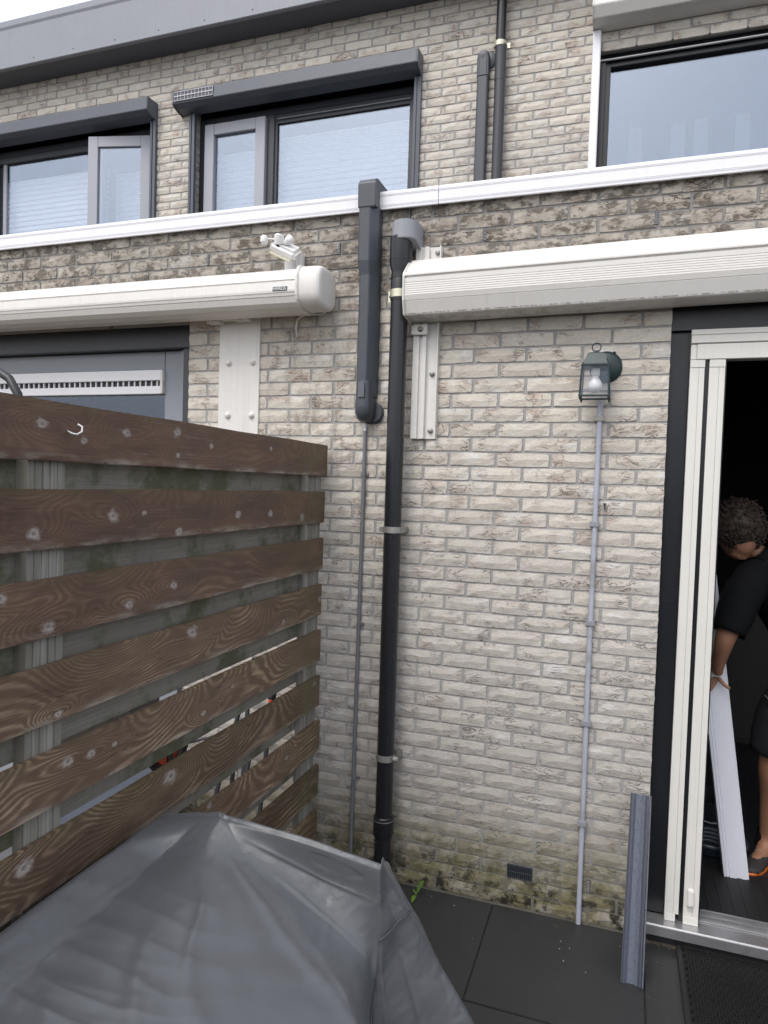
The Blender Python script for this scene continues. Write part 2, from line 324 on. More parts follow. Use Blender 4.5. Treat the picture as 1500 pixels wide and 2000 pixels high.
M['bulb'] = simple('frosted_bulb', (0.75, 0.75, 0.76), 0.25, grain=0.02)
M['blind'] = simple('grey_blind', (0.33, 0.37, 0.43), 0.8, grain=0.02)
M['blind_pale'] = simple('pale_blind', (0.62, 0.65, 0.70), 0.8, grain=0.02)
M['blind_edge'] = simple('white_blind_edge', (0.92, 0.93, 0.94), 0.7, grain=0.02)
M['solar'] = simple('solar_cell', (0.055, 0.055, 0.085), 0.25, grain=0.1)
M['white_plastic'] = simple('white_plastic', (0.78, 0.77, 0.76), 0.35, grain=0.03)
M['panel_white'] = simple('white_profile', (0.80, 0.81, 0.88), 0.4, grain=0.02)
M['channel'] = wet_metal('wet_grey_channel', (0.085, 0.098, 0.135)); M['channel_edge'] = simple('grey_channel_edge', (0.035, 0.041, 0.066), 0.4)
M['leaf'] = simple('fresh_leaf', (0.09, 0.17, 0.03), 0.45, grain=0.2)
M['hedge'] = simple('hedge_leaf', (0.045, 0.075, 0.025), 0.6, grain=0.5, gscale=8)
M['earth'] = simple('earth', (0.075, 0.065, 0.05), 0.9, grain=0.3, gscale=20)
M['gravel'] = simple('gravel_slab', (0.20, 0.14, 0.085), 0.8, grain=0.5, gscale=160, bumpd=0.004, c2=(0.13, 0.11, 0.08))
M['red'] = simple('red_plastic', (0.55, 0.07, 0.03), 0.4)
M['skin'] = simple('brown_skin', (0.33, 0.165, 0.10), 0.5, grain=0.08, gscale=20)
M['hair'] = simple('curly_hair', (0.038, 0.025, 0.018), 0.7, grain=0.4, gscale=60, bumpd=0.004)
M['shirt'] = simple('black_cotton', (0.005, 0.0055, 0.007), 0.9, spec=0.15, grain=0.15, gscale=20, bumpd=0.002)
M['denim'] = simple('charcoal_denim', (0.012, 0.013, 0.015), 0.9, spec=0.2, grain=0.4, gscale=120, bumpd=0.001)
M['shoe'] = simple('shoe_fabric', (0.035, 0.030, 0.030), 0.7, grain=0.2)
M['orange'] = simple('orange_rubber', (0.70, 0.17, 0.02), 0.5)
M['pale'] = simple('pale_lace', (0.35, 0.34, 0.33), 0.7)
M['label'] = simple('dark_badge', (0.06, 0.08, 0.09), 0.35)

# ------------------------------------------------------------------ mesh helpers
class MB:
    def __init__(s): s.v = []; s.f = []
    def add(s, vs, fs):
        o = len(s.v); s.v += [tuple(p) for p in vs]; s.f += [tuple(i+o for i in q) for q in fs]; return s
    def box(s, x0, x1, y0, y1, z0, z1):
        v = [(x, y, z) for x in (x0, x1) for y in (y0, y1) for z in (z0, z1)]
        return s.add(v, [(0,1,3,2),(4,6,7,5),(0,4,5,1),(2,3,7,6),(0,2,6,4),(1,5,7,3)])
    def obox(s, c, sx, sy, sz, m=None):
        v = [Vector((x, y, z)) for x in (-sx/2, sx/2) for y in (-sy/2, sy/2) for z in (-sz/2, sz/2)]
        if m is not None: v = [m @ p for p in v]
        v = [p+Vector(c) for p in v]
        return s.add(v, [(0,1,3,2),(4,6,7,5),(0,4,5,1),(2,3,7,6),(0,2,6,4),(1,5,7,3)])
    def tube(s, pts, rad, n=12, caps=True):
        pts = [Vector(p) for p in pts]; rr = rad if isinstance(rad, (list, tuple)) else [rad]*len(pts)
        vs = []; fs = []; a = None
        for i, p in enumerate(pts):
            t = (pts[min(i+1, len(pts)-1)]-pts[max(i-1, 0)]).normalized()
            if a is None:
                a = t.orthogonal().normalized()
            a = (a-t*a.dot(t)).normalized(); b = t.cross(a)
            for k in range(n):
                an = 2*math.pi*k/n; vs.append(p+(a*math.cos(an)+b*math.sin(an))*rr[i])
        for i in range(len(pts)-1):
            for k in range(n):
                fs.append((i*n+k, i*n+(k+1) % n, (i+1)*n+(k+1) % n, (i+1)*n+k))
        if caps: fs.append(tuple(range(n))[::-1]); fs.append(tuple((len(pts)-1)*n+k for k in range(n)))
        return s.add(vs, fs)
    def prism(s, prof, axis, a, b, dz=0.0):
        """profile of 2D points extruded along axis; x: (y,z), y: (x,z), z: (x,y)"""
        n = len(prof); vs = []
        for t, e in ((a, 0.0), (b, dz)):
            for u, v in prof:
                vs.append((t, u, v+e) if axis == 'x' else (u, t, v) if axis == 'y' else (u, v, t))
        fs = [(k, (k+1) % n, n+(k+1) % n, n+k) for k in range(n)]+[tuple(range(n))[::-1], tuple(range(n, 2*n))]
        return s.add(vs, fs)
    def lathe(s, prof, c, axis='z', n=20):
        vs = []; fs = []; m = len(prof)
        for r_, h in prof:
            for k in range(n):
                an = 2*math.pi*k/n; u, v = r_*math.cos(an), r_*math.sin(an)
                vs.append((c[0]+u, c[1]+v, c[2]+h) if axis == 'z' else (c[0]+u, c[1]+h, c[2]+v) if axis == 'y' else (c[0]+h, c[1]+u, c[2]+v))
        for i in range(m-1):
            for k in range(n): fs.append((i*n+k, i*n+(k+1) % n, (i+1)*n+(k+1) % n, (i+1)*n+k))
        fs.append(tuple(range(n))[::-1]); fs.append(tuple((m-1)*n+k for k in range(n)))
        return s.add(vs, fs)
    def build(s, name, mat, parent=None, smooth=False, bevel=0.0, center=False, seg=2):
        root = Vector((0, 0, 0)); q = parent
        while q is not None: root += q.location; q = q.parent
        o = Vector((0, 0, 0))
        if center:
            lo = Vector([min(v[i] for v in s.v) for i in range(3)]); hi = Vector([max(v[i] for v in s.v) for i in range(3)]); o = (lo+hi)/2
            if parent is None: o.z = lo.z
        me = bpy.data.meshes.new(name); base = o if center else root
        me.from_pydata([tuple(Vector(v)-base) for v in s.v], [], s.f)
        bm = bmesh.new(); bm.from_mesh(me); bmesh.ops.recalc_face_normals(bm, faces=bm.faces)
        if bevel > 0:
            ed = [e for e in bm.edges if len(e.link_faces) == 2 and e.calc_face_angle(0) > R(28)]
            bmesh.ops.bevel(bm, geom=ed, offset=bevel, segments=seg, affect='EDGES', clamp_overlap=True)
        bm.to_mesh(me); bm.free()
        if smooth:
            for p in me.polygons: p.use_smooth = True
            if smooth == 'auto':
                try: me.set_sharp_from_angle(angle=R(35))
                except Exception: pass
        me.materials.append(mat)
        ob = bpy.data.objects.new(name, me); col.objects.link(ob)
        if parent is not None: ob.parent = parent
        if center: ob.location = base-root
        elif parent is None: ob.location = root
        return ob

def tag(o, label, cat=None, group=None, kind=None):
    if label: o['label'] = label
    if cat: o['category'] = cat
    if group: o['group'] = group
    if kind: o['kind'] = kind
    return o
def thing(name, label, cat, loc=(0, 0, 0), group=None):
    o = bpy.data.objects.new(name, None); col.objects.link(o); o.location = loc; o.empty_display_size = 0.1
    return tag(o, label, cat, group)
def struct(o, label=None):
    o['kind'] = 'structure'
    if label: o['label'] = label
    return o
def share(src, name, parent, loc, scale=(1, 1, 1)):
    """another object sharing src's mesh; loc in world space"""
    o = bpy.data.objects.new(name, src); col.objects.link(o); o.parent = parent
    root = parent.location if parent else Vector((0, 0, 0)); o.location = Vector(loc)-root; o.scale = scale; return o

# ------------------------------------------------------------------ ground
g_ = MB().box(-60, 60, -60, 60, -0.30, -0.06).build('ground', M['earth']); struct(g_)
pat = bpy.data.objects.new('patio', None); col.objects.link(pat); pat.location = (0, -1.5, 0); struct(pat, 'dark grey wet patio tiles')
MB().box(-0.84, 3.0, -5.0, -0.012, -0.055, -0.006).build('bedding', M['rubber'], pat)
tmesh = MB().box(-.2975, .2975, -.2975, .2975, -.04, 0).build('patio_tile_source', M['tile'], None, bevel=0.002)
tm = tmesh.data; bpy.data.objects.remove(tmesh)
for i in range(-2, 5):
    for j in range(0, 7):
        x0 = 0.061+0.6*i; y1 = -0.012-0.6*j
        if x0 < -1.0: continue
        wdt = 0.6
        if x0 < -0.84: wdt = 0.6-(-0.84-x0)
        o = share(tm, 'tile', pat, (x0+0.6-wdt/2, y1-0.3, 0.0), (wdt/0.6, 1, 1))
        o.location.z += random.uniform(-.0006, .0006)

# ------------------------------------------------------------------ brick walls
def brick_variant(w_, h_, sd_):
    rnd = random.Random(sd_); nx, nz = 5, 2; V = []; F = []
    for j in range(nz+1):
        for i in range(nx+1):
            x = -w_/2+w_*i/nx; z = -h_/2+h_*j/nz; edge = i in (0, nx) or j in (0, nz); corner = i in (0, nx) and j in (0, nz)
            dx = rnd.uniform(-.0013, .0013); dz = rnd.uniform(-.0012, .0012) if j in (0, nz) else rnd.uniform(-.004, .004)
            if corner: dx -= math.copysign(.0015, x); dz -= math.copysign(.0012, z)
            y = -rnd.uniform(.0025, .0045) if edge else -rnd.uniform(.0062, .0085)
            V.append((x*0.994+dx, y, z+dz))
    idx = lambda i, j: j*(nx+1)+i
    for j in range(nz):
        for i in range(nx): F.append((idx(i, j), idx(i+1, j), idx(i+1, j+1), idx(i, j+1)))
    ring = [idx(i, 0) for i in range(nx+1)]+[idx(nx, j) for j in range(1, nz+1)]+[idx(i, nz) for i in range(nx-1, -1, -1)]+[idx(0, j) for j in range(nz-1, 0, -1)]
    b = len(V)
    for k in ring:
        x, y, z = V[k]; V.append((x*1.004, .012, z*1.02))
    n = len(ring)
    for k in range(n): F.append((ring[k], b+k, b+(k+1) % n, ring[(k+1) % n]))
    return V, F
VARS = [brick_variant(0.2125, 0.0525, 100+i) for i in range(14)]
VHALF = [brick_variant(0.1, 0.0525, 200+i) for i in range(8)]

def lay_wall(parent, mat, bricks, maxn, yface):
    """bricks: list of (xc, zc, w, h, priority)"""
    meshes = {}
    def get(kind, i):
        if (kind, i) not in meshes:
            V, F = (VARS if kind else VHALF)[i]; me = bpy.data.meshes.new('brick'); me.from_pydata(V, [], F); me.materials.append(mat); me.update(); meshes[(kind, i)] = me
        return meshes[(kind, i)]
    bricks.sort(key=lambda b: -b[4]); SV = []; SF = []
    for k, (xc, zc, w_, h_, pr) in enumerate(bricks):
        kind = w_ > 0.15; W0 = 0.2125 if kind else 0.1; n = len(VARS) if kind else len(VHALF); i = random.randrange(n)
        sx = w_/W0*random.choice((1, -1)); sz = h_/0.0525*random.choice((1, -1)); flip = sx*sz < 0
        dy = random.uniform(-.0012, .0012); rot = random.uniform(-.004, .004)
        if k < maxn and pr > 0:
            sx, sz = abs(sx), abs(sz)
            o = share(get(kind, i), 'brick', parent, (xc, yface+dy, zc+random.uniform(-.0006, .0006)), (sx, 1, sz)); o.rotation_euler = (0, rot, 0)
        else:
            V, F = (VARS if kind else VHALF)[i]; b = len(SV)
            SV += [(x*sx+xc, y+yface+dy, z*sz+zc) for x, y, z in V]
            SF += [tuple(q+b for q in (f[::-1] if flip else f)) for f in F]
    if SV:
        m = MB(); m.v = SV; m.f = SF
        o = m.build('brickwork', mat, parent); o['kind'] = 'stuff'

BW = 0.0115
def row_joints(k):
    """x of the head joints of course k of the ground floor wall (party joint at -0.42)"""
    if k >= 0:
        if k % 2 == 0:
            r = [-0.318, -0.110]+[0.112+0.224*i for i in range(14)]; l = [-0.533-0.2235*i for i in range(15)]
        else:
            r = [-0.204]+[0.224*i for i in range(14)]; l = [-0.646-0.2245*i for i in range(15)]
    else:
        if k % 2 == 0:
            r = [-0.315+0.2295*i for i in range(14)]; l = [-0.51-0.2315*i for i in range(15)]
        else:
            r = [-0.200+0.2295*i for i in range(14)]; l = [-0.62-0.2315*i for i in range(15)]
    return sorted(l+[-0.42]+r)
def row_z(k): return (39.5-k)*0.0625 if k >= 0 else 39.5*0.0625-k*0.0636
wall = thing('brick_wall', 'cream brick ground floor wall with a black door, between the patio and the white roof edge', 'wall', (0, 0, 0))
openings = [(-3.25, -1.535, -1, 2.545), (0.667, 2.2, -1, 2.545)]
grille_box = (0.111, 0.221, 0.120, 0.187)
bl = []
for k in range(-8, 40):
    zc = row_z(k); J = [-3.9]+[j for j in row_joints(k) if -3.9 < j < 2.6]+[2.6]
    for a, b in zip(J[:-1], J[1:]):
        segs = [(a, b)]
        for x0, x1, z0, z1 in openings+[grille_box]:
            if z0 < zc < z1:
                ns = []
                for p, q in segs:
                    if q <= x0 or p >= x1: ns.append((p, q)); continue
                    if p < x0: ns.append((p, x0+BW/2))
                    if q > x1: ns.append((x1-BW/2, q))
                segs = ns
        for p, q in segs:
            w_ = q-p-BW
            if w_ < 0.02: continue
            xc = (p+q)/2; hide = (xc < -0.72 and zc < 1.95) or (xc < -0.55 and zc < 0.12) or (zc > 2.50 and zc < 2.76 and xc > -0.35) or (2.56 < zc < 2.72 and xc < -0.75) or xc > 1.15 or xc < -2.95 or (-1.35 < xc < -1.14 and zc < 2.57)
            d = math.hypot(xc-0.513, 2.944); pr = 0 if hide else w_*0.05/d/d
            bl.append((xc, zc, w_+.0012, 0.0538, pr))
lay_wall(wall, M['brick'], bl, 300, 0.0)
mo = MB()
def wall_back(m, x0, x1, z0, z1, y, ops, t=0.10):
    xs = sorted({x0, x1}|{v for o in ops for v in o[:2] if x0 < v < x1}); zs = sorted({z0, z1}|{v for o in ops for v in o[2:] if z0 < v < z1})
    for a, b in zip(xs[:-1], xs[1:]):
        for c, d in zip(zs[:-1], zs[1:]):
            if any(o[0] <= (a+b)/2 <= o[1] and o[2] <= (c+d)/2 <= o[3] for o in ops): continue
            m.box(a, b, y, y+t, c, d)
wall_back(mo, -3.9, 2.6, -0.05, 3.0, 0.0, openings)
mo.build('mortar', M['mortar'], wall)
def weep(x, z, h=0.052, black=False):
    m = MB().box(x-.0065, x+.0065, -.004, .004, z-h/2, z+h/2)
    o = m.build('weep_vent', M['dark2'], wall)
    r = MB()
    for i in range(8): r.box(x-.0055, x+.0055, -.0062, -.0042, z-h/2+.003+i*.0063, z-h/2+.0058+i*.0063)
    r.build('rib', M['grey_pvc'], o)
for x, z in [(-2.121, 2.857), (-1.438, 2.848), (-0.749, 2.849), (-0.083, 2.853), (0.593, 2.86), (-0.201, 0.152), (0.447, 0.156), (-2.008, 2.57)]: weep(x, z)
gr = MB().box(0.113, 0.219, -.002, .004, 0.126, 0.182).build('air_grille', M['dark2'], wall)
gm = MB()
for i in range(13): gm.box(0.1155+i*.0083, 0.1180+i*.0083, -.007, -.0022, 0.128, 0.180)
for z in (0.126, 0.1525, 0.179): gm.box(0.1131, 0.2189, -.0082, -.0072, z, z+.003)
gm.build('bars', M['anthracite_pvc'], gr)
MB().box(-.4155, -.4105, -.0062, -.0012, 2.925, 2.99).build('expansion_joint', M['dark'], wall)
pt = MB(); pt.lathe([(0.017, 0), (0.013, -.005), (0.003, -.007)], (-.424, -.004, 2.928), 'y', 10); pt.build('mortar_dab', simple('pink_mortar', (0.48, 0.33, 0.26), 0.9), wall)

# upper storey wall (set back behind the flat roof)
uwall = thing('brick_wall', 'cream brick upper storey wall with dark shutters and a drain pipe, under the grey roof edge', 'wall', (0, 2, 3.0))
YU = 2.0
uop = [(-5.2, -3.30, 3.7, 4.83), (-2.93, -1.04, 3.7, 4.83), (0.235, 2.6, 3.7, 4.735)]
bl = []
for k in range(-30, 12):
    zc = 4.816+k*0.0637
    if zc < 3.08 or zc > 5.30: continue
    off = -0.072 if k % 2 == 0 else 0.0378
    i0 = int((-6.2-off)/0.2195); js = [off+0.2195*i for i in range(i0, i0+45)]; js = [-6.2]+[j for j in js if -6.2 < j < 2.9]+[2.9]
    for a, b in zip(js[:-1], js[1:]):
        segs = [(a, b)]
        for x0, x1, z0, z1 in uop:
            if z0 < zc < z1:
                ns = []
                for p, q in segs:
                    if q <= x0 or p >= x1: ns.append((p, q)); continue
                    if p < x0: ns.append((p, x0+BW/2))
                    if q > x1: ns.append((x1-BW/2, q))
                segs = ns
        for p, q in segs:
            w_ = q-p-BW
            if w_ < 0.02: continue
            xc = (p+q)/2
            box = (xc < -3.28 or -3.05 < xc < -0.99) and 4.76 < zc < 4.90
            hide = zc < 3.90 or box or xc > 1.25 or xc < -5.2 or (xc > 0.2 and zc > 4.84)
            lim = 5.30-0.11*(xc+4.6)
            if zc > max(4.9, 5.24) or (xc > -1.6 and zc > 5.16): hide = True
            d = math.sqrt((xc-0.513)**2+24.4+(zc-1.78)**2)
            bl.append((xc, zc, w_, 0.0535, 0 if hide else w_*0.05/d**2.4))
lay_wall(uwall, M['brick_upper'], bl, 300, YU)
mo = MB(); wall_back(mo, -6.2, 2.9, 3.05, 5.4, YU, uop, 0.10); mo.build('mortar', M['mortar'], uwall)
rv = MB()
for k in range(-30, 2):                                            # bricks turned into the window reveals
    zc = 4.816+k*0.0637
    if zc < 3.75 or zc > 4.8: continue
    for xr in (-2.93, -5.2):
        rv.box(xr-.004, xr+.004, YU+.002, YU+.088 if k % 2 else YU+.045, zc-.026, zc+.026)
        if k % 2 == 0: rv.box(xr-.004, xr+.004, YU+.056, YU+.098, zc-.026, zc+.026)
o = rv.build('reveal_brickwork', M['brick_upper'], uwall); o['kind'] = 'stuff'

# flat roof between, soffit and roof edge
struct(MB().box(-3.9, 2.6, 0.03, 1.99, 2.96, 3.03).build('flat_roof', M['rubber']))
re = thing('roof_edge', 'dark grey roof edge with overhanging soffit along the top of the upper wall', 'roof edge', (-2, 1.9, 5.27))
MB().prism([(1.75, 5.272), (1.75, 5.60), (1.742, 5.612), (1.742, 5.665), (1.77, 5.68), (1.80, 5.672), (1.80, 5.30), (1.79, 5.272)], 'x', -7.5, 3.5).build('fascia_board', M['roof_edge'], re, bevel=.004)
MB().box(-7.5, 3.5, 1.792, 2.35, 5.275, 5.29).build('soffit', M['anthracite'], re)
MB().box(-7.5, 3.5, 1.80, 5.0, 5.62, 5.66).build('roof_deck', M['rubber'], re)
for i in range(9): MB().lathe([(.006, 0), (.0055, -.002), (.002, -.003)], (-5.2+i*.42, 1.7498, 5.315), 'y', 8).build('screw', M['anthracite'], re)

# white aluminium trim on the edge of the flat roof
tr = thing('roof_trim', 'long white aluminium trim along the edge of the flat roof', 'roof trim', (-0.6, -0.03, 2.99))
prof = [(-.034, 2.991), (-.036, 3.064), (-.030, 3.070), (.02, 3.076), (.02, 3.060), (-.024, 3.054), (-.024, 2.991)]
for a, b in ((-4.0, -0.2835), (-0.281, 2.7)): MB().prism(prof, 'x', a, b).build('trim_length', M['white_trim'], tr, bevel=.0015)
rg = MB()
for z in (3.004, 3.0095, 3.048, 3.053): rg.box(-4.0, -0.284, -.0372, -.0362, z, z+.0012); rg.box(-0.2805, 2.7, -.0372, -.0362, z, z+.0012)
rg.build('ridges', M['white_trim'], tr)

# ------------------------------------------------------------------ upper windows
def frame4(x0, x1, y0, y1, z0, z1, t, name, mat, parent, bevel=.003, tb=None):
    m = MB(); m.box(x0, x0+t, y0, y1, z0, z1); m.box(x1-t, x1, y0, y1, z0, z1); m.box(x0+t+.0005, x1-t-.0005, y0+.001, y1-.001, z1-t, z1); m.box(x0+t+.0005, x1-t-.0005, y0+.001, y1-.001, z0, z0+(tb or t))
    return m.build(name, mat, parent, bevel=bevel)
def blind(label, x0, x1, z1, z0, y, n0, mat):
    """pleated blind behind a pane: every slat is a part"""
    t = thing('window_blind', label, 'blind', ((x0+x1)/2, y, z0)); t['group'] = 'blinds behind the upper windows'
    sl = MB().box(-.5, .5, -.004, .004, -.0215, .0185).build('slat_src', mat); sm = sl.data; bpy.data.objects.remove(sl)
    le = MB().box(-.5, .5, -.012, .002, .0190, .0248).build('lip_src', M['blind_edge']); lm = le.data; bpy.data.objects.remove(le)
    z = z1; k = 0
    while z > z0:
        o = share(sm, 'slat', t, ((x0+x1)/2, y, z), (x1-x0, 1, 1)); o.rotation_euler = (R(-14), 0, 0)
        q = bpy.data.objects.new('slat_lip', lm); col.objects.link(q); q.parent = o
        z -= 0.0460; k += 1
    return t
win = thing('window', 'middle upstairs window with a narrow grey casement beside a wide fixed pane', 'window', (-1.98, 2.1, 3.7))
frame4(-2.93, -1.04, 2.085, 2.15, 3.7, 4.76, .05, 'outer_frame', M['frame_dark'], win)
MB().box(-2.29, -2.232, 2.080, 2.148, 3.751, 4.709).build('mullion', M['frame_dark'], win, bevel=.004)
MB().box(-2.8795, -1.0905, 2.090, 2.140, 4.66, 4.7095).build('head_bead', M['frame_dark'], win, bevel=.004)
sa = frame4(-2.855, -2.296, 2.045, 2.10, 3.76, 4.69, .088, 'casement', M['sash'], win, tb=.09)
MB().box(-2.770, -2.381, 2.075, 2.081, 3.845, 4.605).build('pane', M['glass'], sa)
MB().box(-2.232, -1.09, 2.112, 2.118, 3.75, 4.66).build('pane', M['glass'], win)
frame4(-2.234, -1.088, 2.095, 2.111, 3.751, 4.660, .022, 'glazing_bead', M['frame_dark'], win, bevel=.002)
MB().box(-2.2, -1.1, 2.082, 2.094, 4.668, 4.674).build('drip_bar', M['grey_pvc'], win)
blind('grey slatted blind behind the wide pane of the middle upstairs window', -2.235, -1.08, 4.545, 3.80, 2.20, 0, M['blind'])
blind('grey slatted blind behind the narrow casement of the middle upstairs window', -2.83, -2.32, 4.48, 3.80, 2.20, 0, M['blind'])

wl_ = thing('window', 'left upstairs window with its casement standing ajar beside a pale blind', 'window', (-4.2, 2.1, 3.7))
frame4(-5.2, -3.30, 2.085, 2.15, 3.7, 4.76, .05, 'outer_frame', M['frame_dark'], wl_)
MB().box(-5.15, -3.351, 2.090, 2.140, 4.655, 4.7095).build('head_bead', M['frame_dark'], wl_, bevel=.004)
MB().box(-3.97, -3.91, 2.080, 2.148, 3.751, 4.654).build('mullion', M['frame_dark'], wl_, bevel=.004)
MB().box(-5.07, -5.03, 2.100, 2.116, 3.76, 4.654).build('glazing_bead', M['sash'], wl_, bevel=.002)
MB().box(-5.15, -3.97, 2.118, 2.124, 3.75, 4.654).build('pane', M['glass'], wl_)
ca = bpy.data.objects.new('casement_pivot', None)
def rotz_mb(m, px, py, a):
    c, s_ = math.cos(a), math.sin(a); m.v = [((x-px)*c-(y-py)*s_+px, (x-px)*s_+(y-py)*c+py, z) for x, y, z in m.v]; return m
m = MB(); t = .088; x0, x1, z0, z1 = -3.965, -3.405, 3.76, 4.69
for b in ((x0, x0+t, z0, z1), (x1-t, x1, z0, z1)): m.box(b[0], b[1], 2.06, 2.11, b[2], b[3])
m.box(x0+t+.0005, x1-t-.0005, 2.061, 2.109, z1-t, z1); m.box(x0+t+.0005, x1-t-.0005, 2.061, 2.109, z0, z0+t)
A = R(13)
cas = rotz_mb(m, -3.405, 2.10, A).build('casement', M['sash'], wl_, bevel=.003)
rotz_mb(MB().box(x0+t-.004, x1-t+.004, 2.080, 2.086, z0+t-.004, z1-t+.004), -3.405, 2.10, A).build('pane', M['glass'], cas)
blind('pale slatted blind behind the wide pane of the left upstairs window', -5.14, -3.95, 4.50, 3.80, 2.19, 0, M['blind_pale'])
blind('pale slatted blind behind the opened casement of the left upstairs window', -3.90, -3.36, 4.46, 3.80, 2.24, 0, M['blind'])

wr = thing('window', 'right upstairs window with a black frame reflecting the sky', 'window', (1.3, 2.1, 3.7))
frame4(0.238, 2.6, 2.055, 2.13, 3.7, 4.735, .048, 'outer_frame', M['black_paint'], wr)
frame4(0.287, 2.55, 2.070, 2.125, 3.749, 4.686, .030, 'sash', M['black_paint'], wr)
MB().box(0.315, 2.53, 2.106, 2.112, 3.775, 4.658).build('pane', M['glass'], wr)
MB().box(0.2385, 2.6, 2.040, 2.0545, 4.690, 4.697).build('drip_bar', M['white_plastic'], wr)
MB().box(0.2385, 2.6, 2.060, 2.10, 4.736, 4.80).build('lintel_band', M['black_paint'], wr)
# dark rooms behind the upper windows
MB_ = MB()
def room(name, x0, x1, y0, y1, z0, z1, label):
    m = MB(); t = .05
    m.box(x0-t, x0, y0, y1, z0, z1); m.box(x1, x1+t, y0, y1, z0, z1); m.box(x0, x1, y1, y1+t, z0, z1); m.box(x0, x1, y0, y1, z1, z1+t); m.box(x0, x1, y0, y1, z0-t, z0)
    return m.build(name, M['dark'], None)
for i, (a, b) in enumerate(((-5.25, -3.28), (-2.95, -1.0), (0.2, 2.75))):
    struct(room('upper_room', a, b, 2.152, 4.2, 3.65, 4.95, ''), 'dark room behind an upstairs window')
# pale strips added to stand in for faint building reflections in the right window
cu = thing('reflection_strips', 'pale strips standing in for building reflections, low behind the right upstairs window', 'reflection_strips', (0.65, 2.4, 3.75))
for x in (0.45, 0.73, 0.88, 1.14): MB().box(x, x+.09, 2.40, 2.41, 3.75, 4.40).build('reflection_strip', simple('reflection_grey', (0.10, 0.11, 0.125), 0.9), cu)

# roller shutter boxes with guides
def shutter(label, x0, x1, gl, gr_, sx0, sx1):
    t = thing('roller_shutter', label, 'roller shutter', ((x0+x1)/2, 1.99, 4.76)); t['group'] = 'anthracite roller shutter boxes'
    MB().prism([(1.995, 4.893), (1.862, 4.886), (1.856, 4.79), (1.900, 4.765), (1.995, 4.752)], 'x', x0+.008, x1-.008).build('shutter_box', M['anthracite'], t, bevel=.003)
    for a in (x0, x1-.0075): MB().prism([(1.996, 4.897), (1.858, 4.890), (1.852, 4.786), (1.875, 4.768), (1.930, 4.752), (1.996, 4.745)], 'x', a, a+.0075).build('end_cap', M['anthracite'], t, bevel=.002)
    for a, b in (gl, gr_):
        MB().prism([(a, 1.965), (a, 1.998), (b, 1.998), (b, 1.965), (b-.02, 1.962), (b-.022, 1.970), (a+.022, 1.970), (a+.02, 1.962)], 'z', 3.70, 4.7505).build('guide_rail', M['anthracite'], t)
    so = MB().prism([(1.8555, 4.875), (1.8595, 4.878), (1.8555, 4.802), (1.8515, 4.800)], 'x', sx0, sx1).build('solar_panel', M['solar'], t)
    l = MB(); n = max(3, int((sx1-sx0)/.031))
    for i in range(n+1): x = sx0+(sx1-sx0-.002)*i/n; l.box(x, x+.0022, 1.8498, 1.8512, 4.803, 4.873)
    for z in (4.803, 4.836, 4.840, 4.871): l.box(sx0, sx1, 1.8480, 1.8496, z, z+.0022)
    l.build('cell_lines', M['white_plastic'], so); return t
shutter('dark grey roller shutter box with a small solar panel over the middle upstairs window', -3.035, -0.985, (-2.95, -2.90), (-1.04, -0.987), -3.018, -2.66)
shutter('dark grey roller shutter box over the left upstairs window with the ajar casement', -5.35, -3.277, (-5.25, -5.20), (-3.33, -3.278), -5.33, -4.95)
ws = thing('roller_shutter', 'white roller shutter box over the right upstairs window', 'roller shutter', (1.4, 1.99, 4.84))
MB().prism([(1.996, 5.09), (1.83, 5.06), (1.82, 4.925), (1.86, 4.865), (1.93, 4.852), (1.996, 4.850)], 'x', 0.206, 2.8).build('shutter_box', M['cream'], ws, bevel=.003)
MB().prism([(1.997, 5.094), (1.826, 5.064), (1.815, 4.922), (1.857, 4.861), (1.93, 4.848), (1.997, 4.846)], 'x', 0.198, .2055).build('end_cap', M['cream'], ws, bevel=.002)
MB().prism([(.200, 1.960), (.200, 1.997), (.252, 1.997), (.252, 1.960), (.246, 1.956), (.206, 1.956)], 'z', 3.70, 4.8455).build('guide_rail', M['white_trim'], ws)
sc2 = MB()
for x, y, z in ((.1975, 1.86, 4.88), (.1975, 1.86, 4.97)): sc2.lathe([(.006, 0), (.004, -.002)], (x, y, z), 'x', 8)
sc2.build('screws', M['zinc'], ws)

# upper pipes
dp2 = thing('drain_pipe', 'dark grey round drain pipe on the upper wall held by a shiny bracket', 'drain pipe', (-.40, 1.93, 3.05))
MB().tube([(-.408, 1.93, 3.04), (-.408, 1.93, 4.80)], .037, 20).build('pipe', M['upper_pipe'], dp2, smooth='auto')
MB().tube([(-.413, 1.93, 4.83), (-.413, 1.93, 5.28)], .034, 20).build('pipe', M['black_pvc'], dp2, smooth='auto')
MB().tube([(-.409, 1.93, 4.60), (-.409, 1.93, 4.79), (-.410, 1.93, 4.835)], [.0385, .0385, .042], 20).build('socket', M['upper_pipe'], dp2, smooth='auto')
b = MB().tube([(-.413, 1.93, 4.828), (-.413, 1.93, 4.860)], .0435, 20); b.box(-.372, -.350, 1.95, 1.955, 4.828, 4.862)
b.build('bracket', M['zinc_new'], dp2, smooth='auto')
at2 = thing('cable_duct', 'grey rectangular air conditioning duct rising beside the round pipe on the upper wall', 'cable duct', (-.53, 1.95, 3.05))
MB().prism([(-.572, 1.998), (-.572, 1.938), (-.560, 1.930), (-.502, 1.930), (-.494, 1.938), (-.494, 1.998)], 'z', 3.04, 4.66).build('duct', M['anthracite_pvc'], at2, bevel=.003)
MB().prism([(-.575, 1.998), (-.575, 1.934), (-.561, 1.926), (-.501, 1.926), (-.491, 1.934), (-.491, 1.998)], 'z', 4.655, 4.80).build('wall_outlet', M['anthracite_pvc'], at2, bevel=.006)
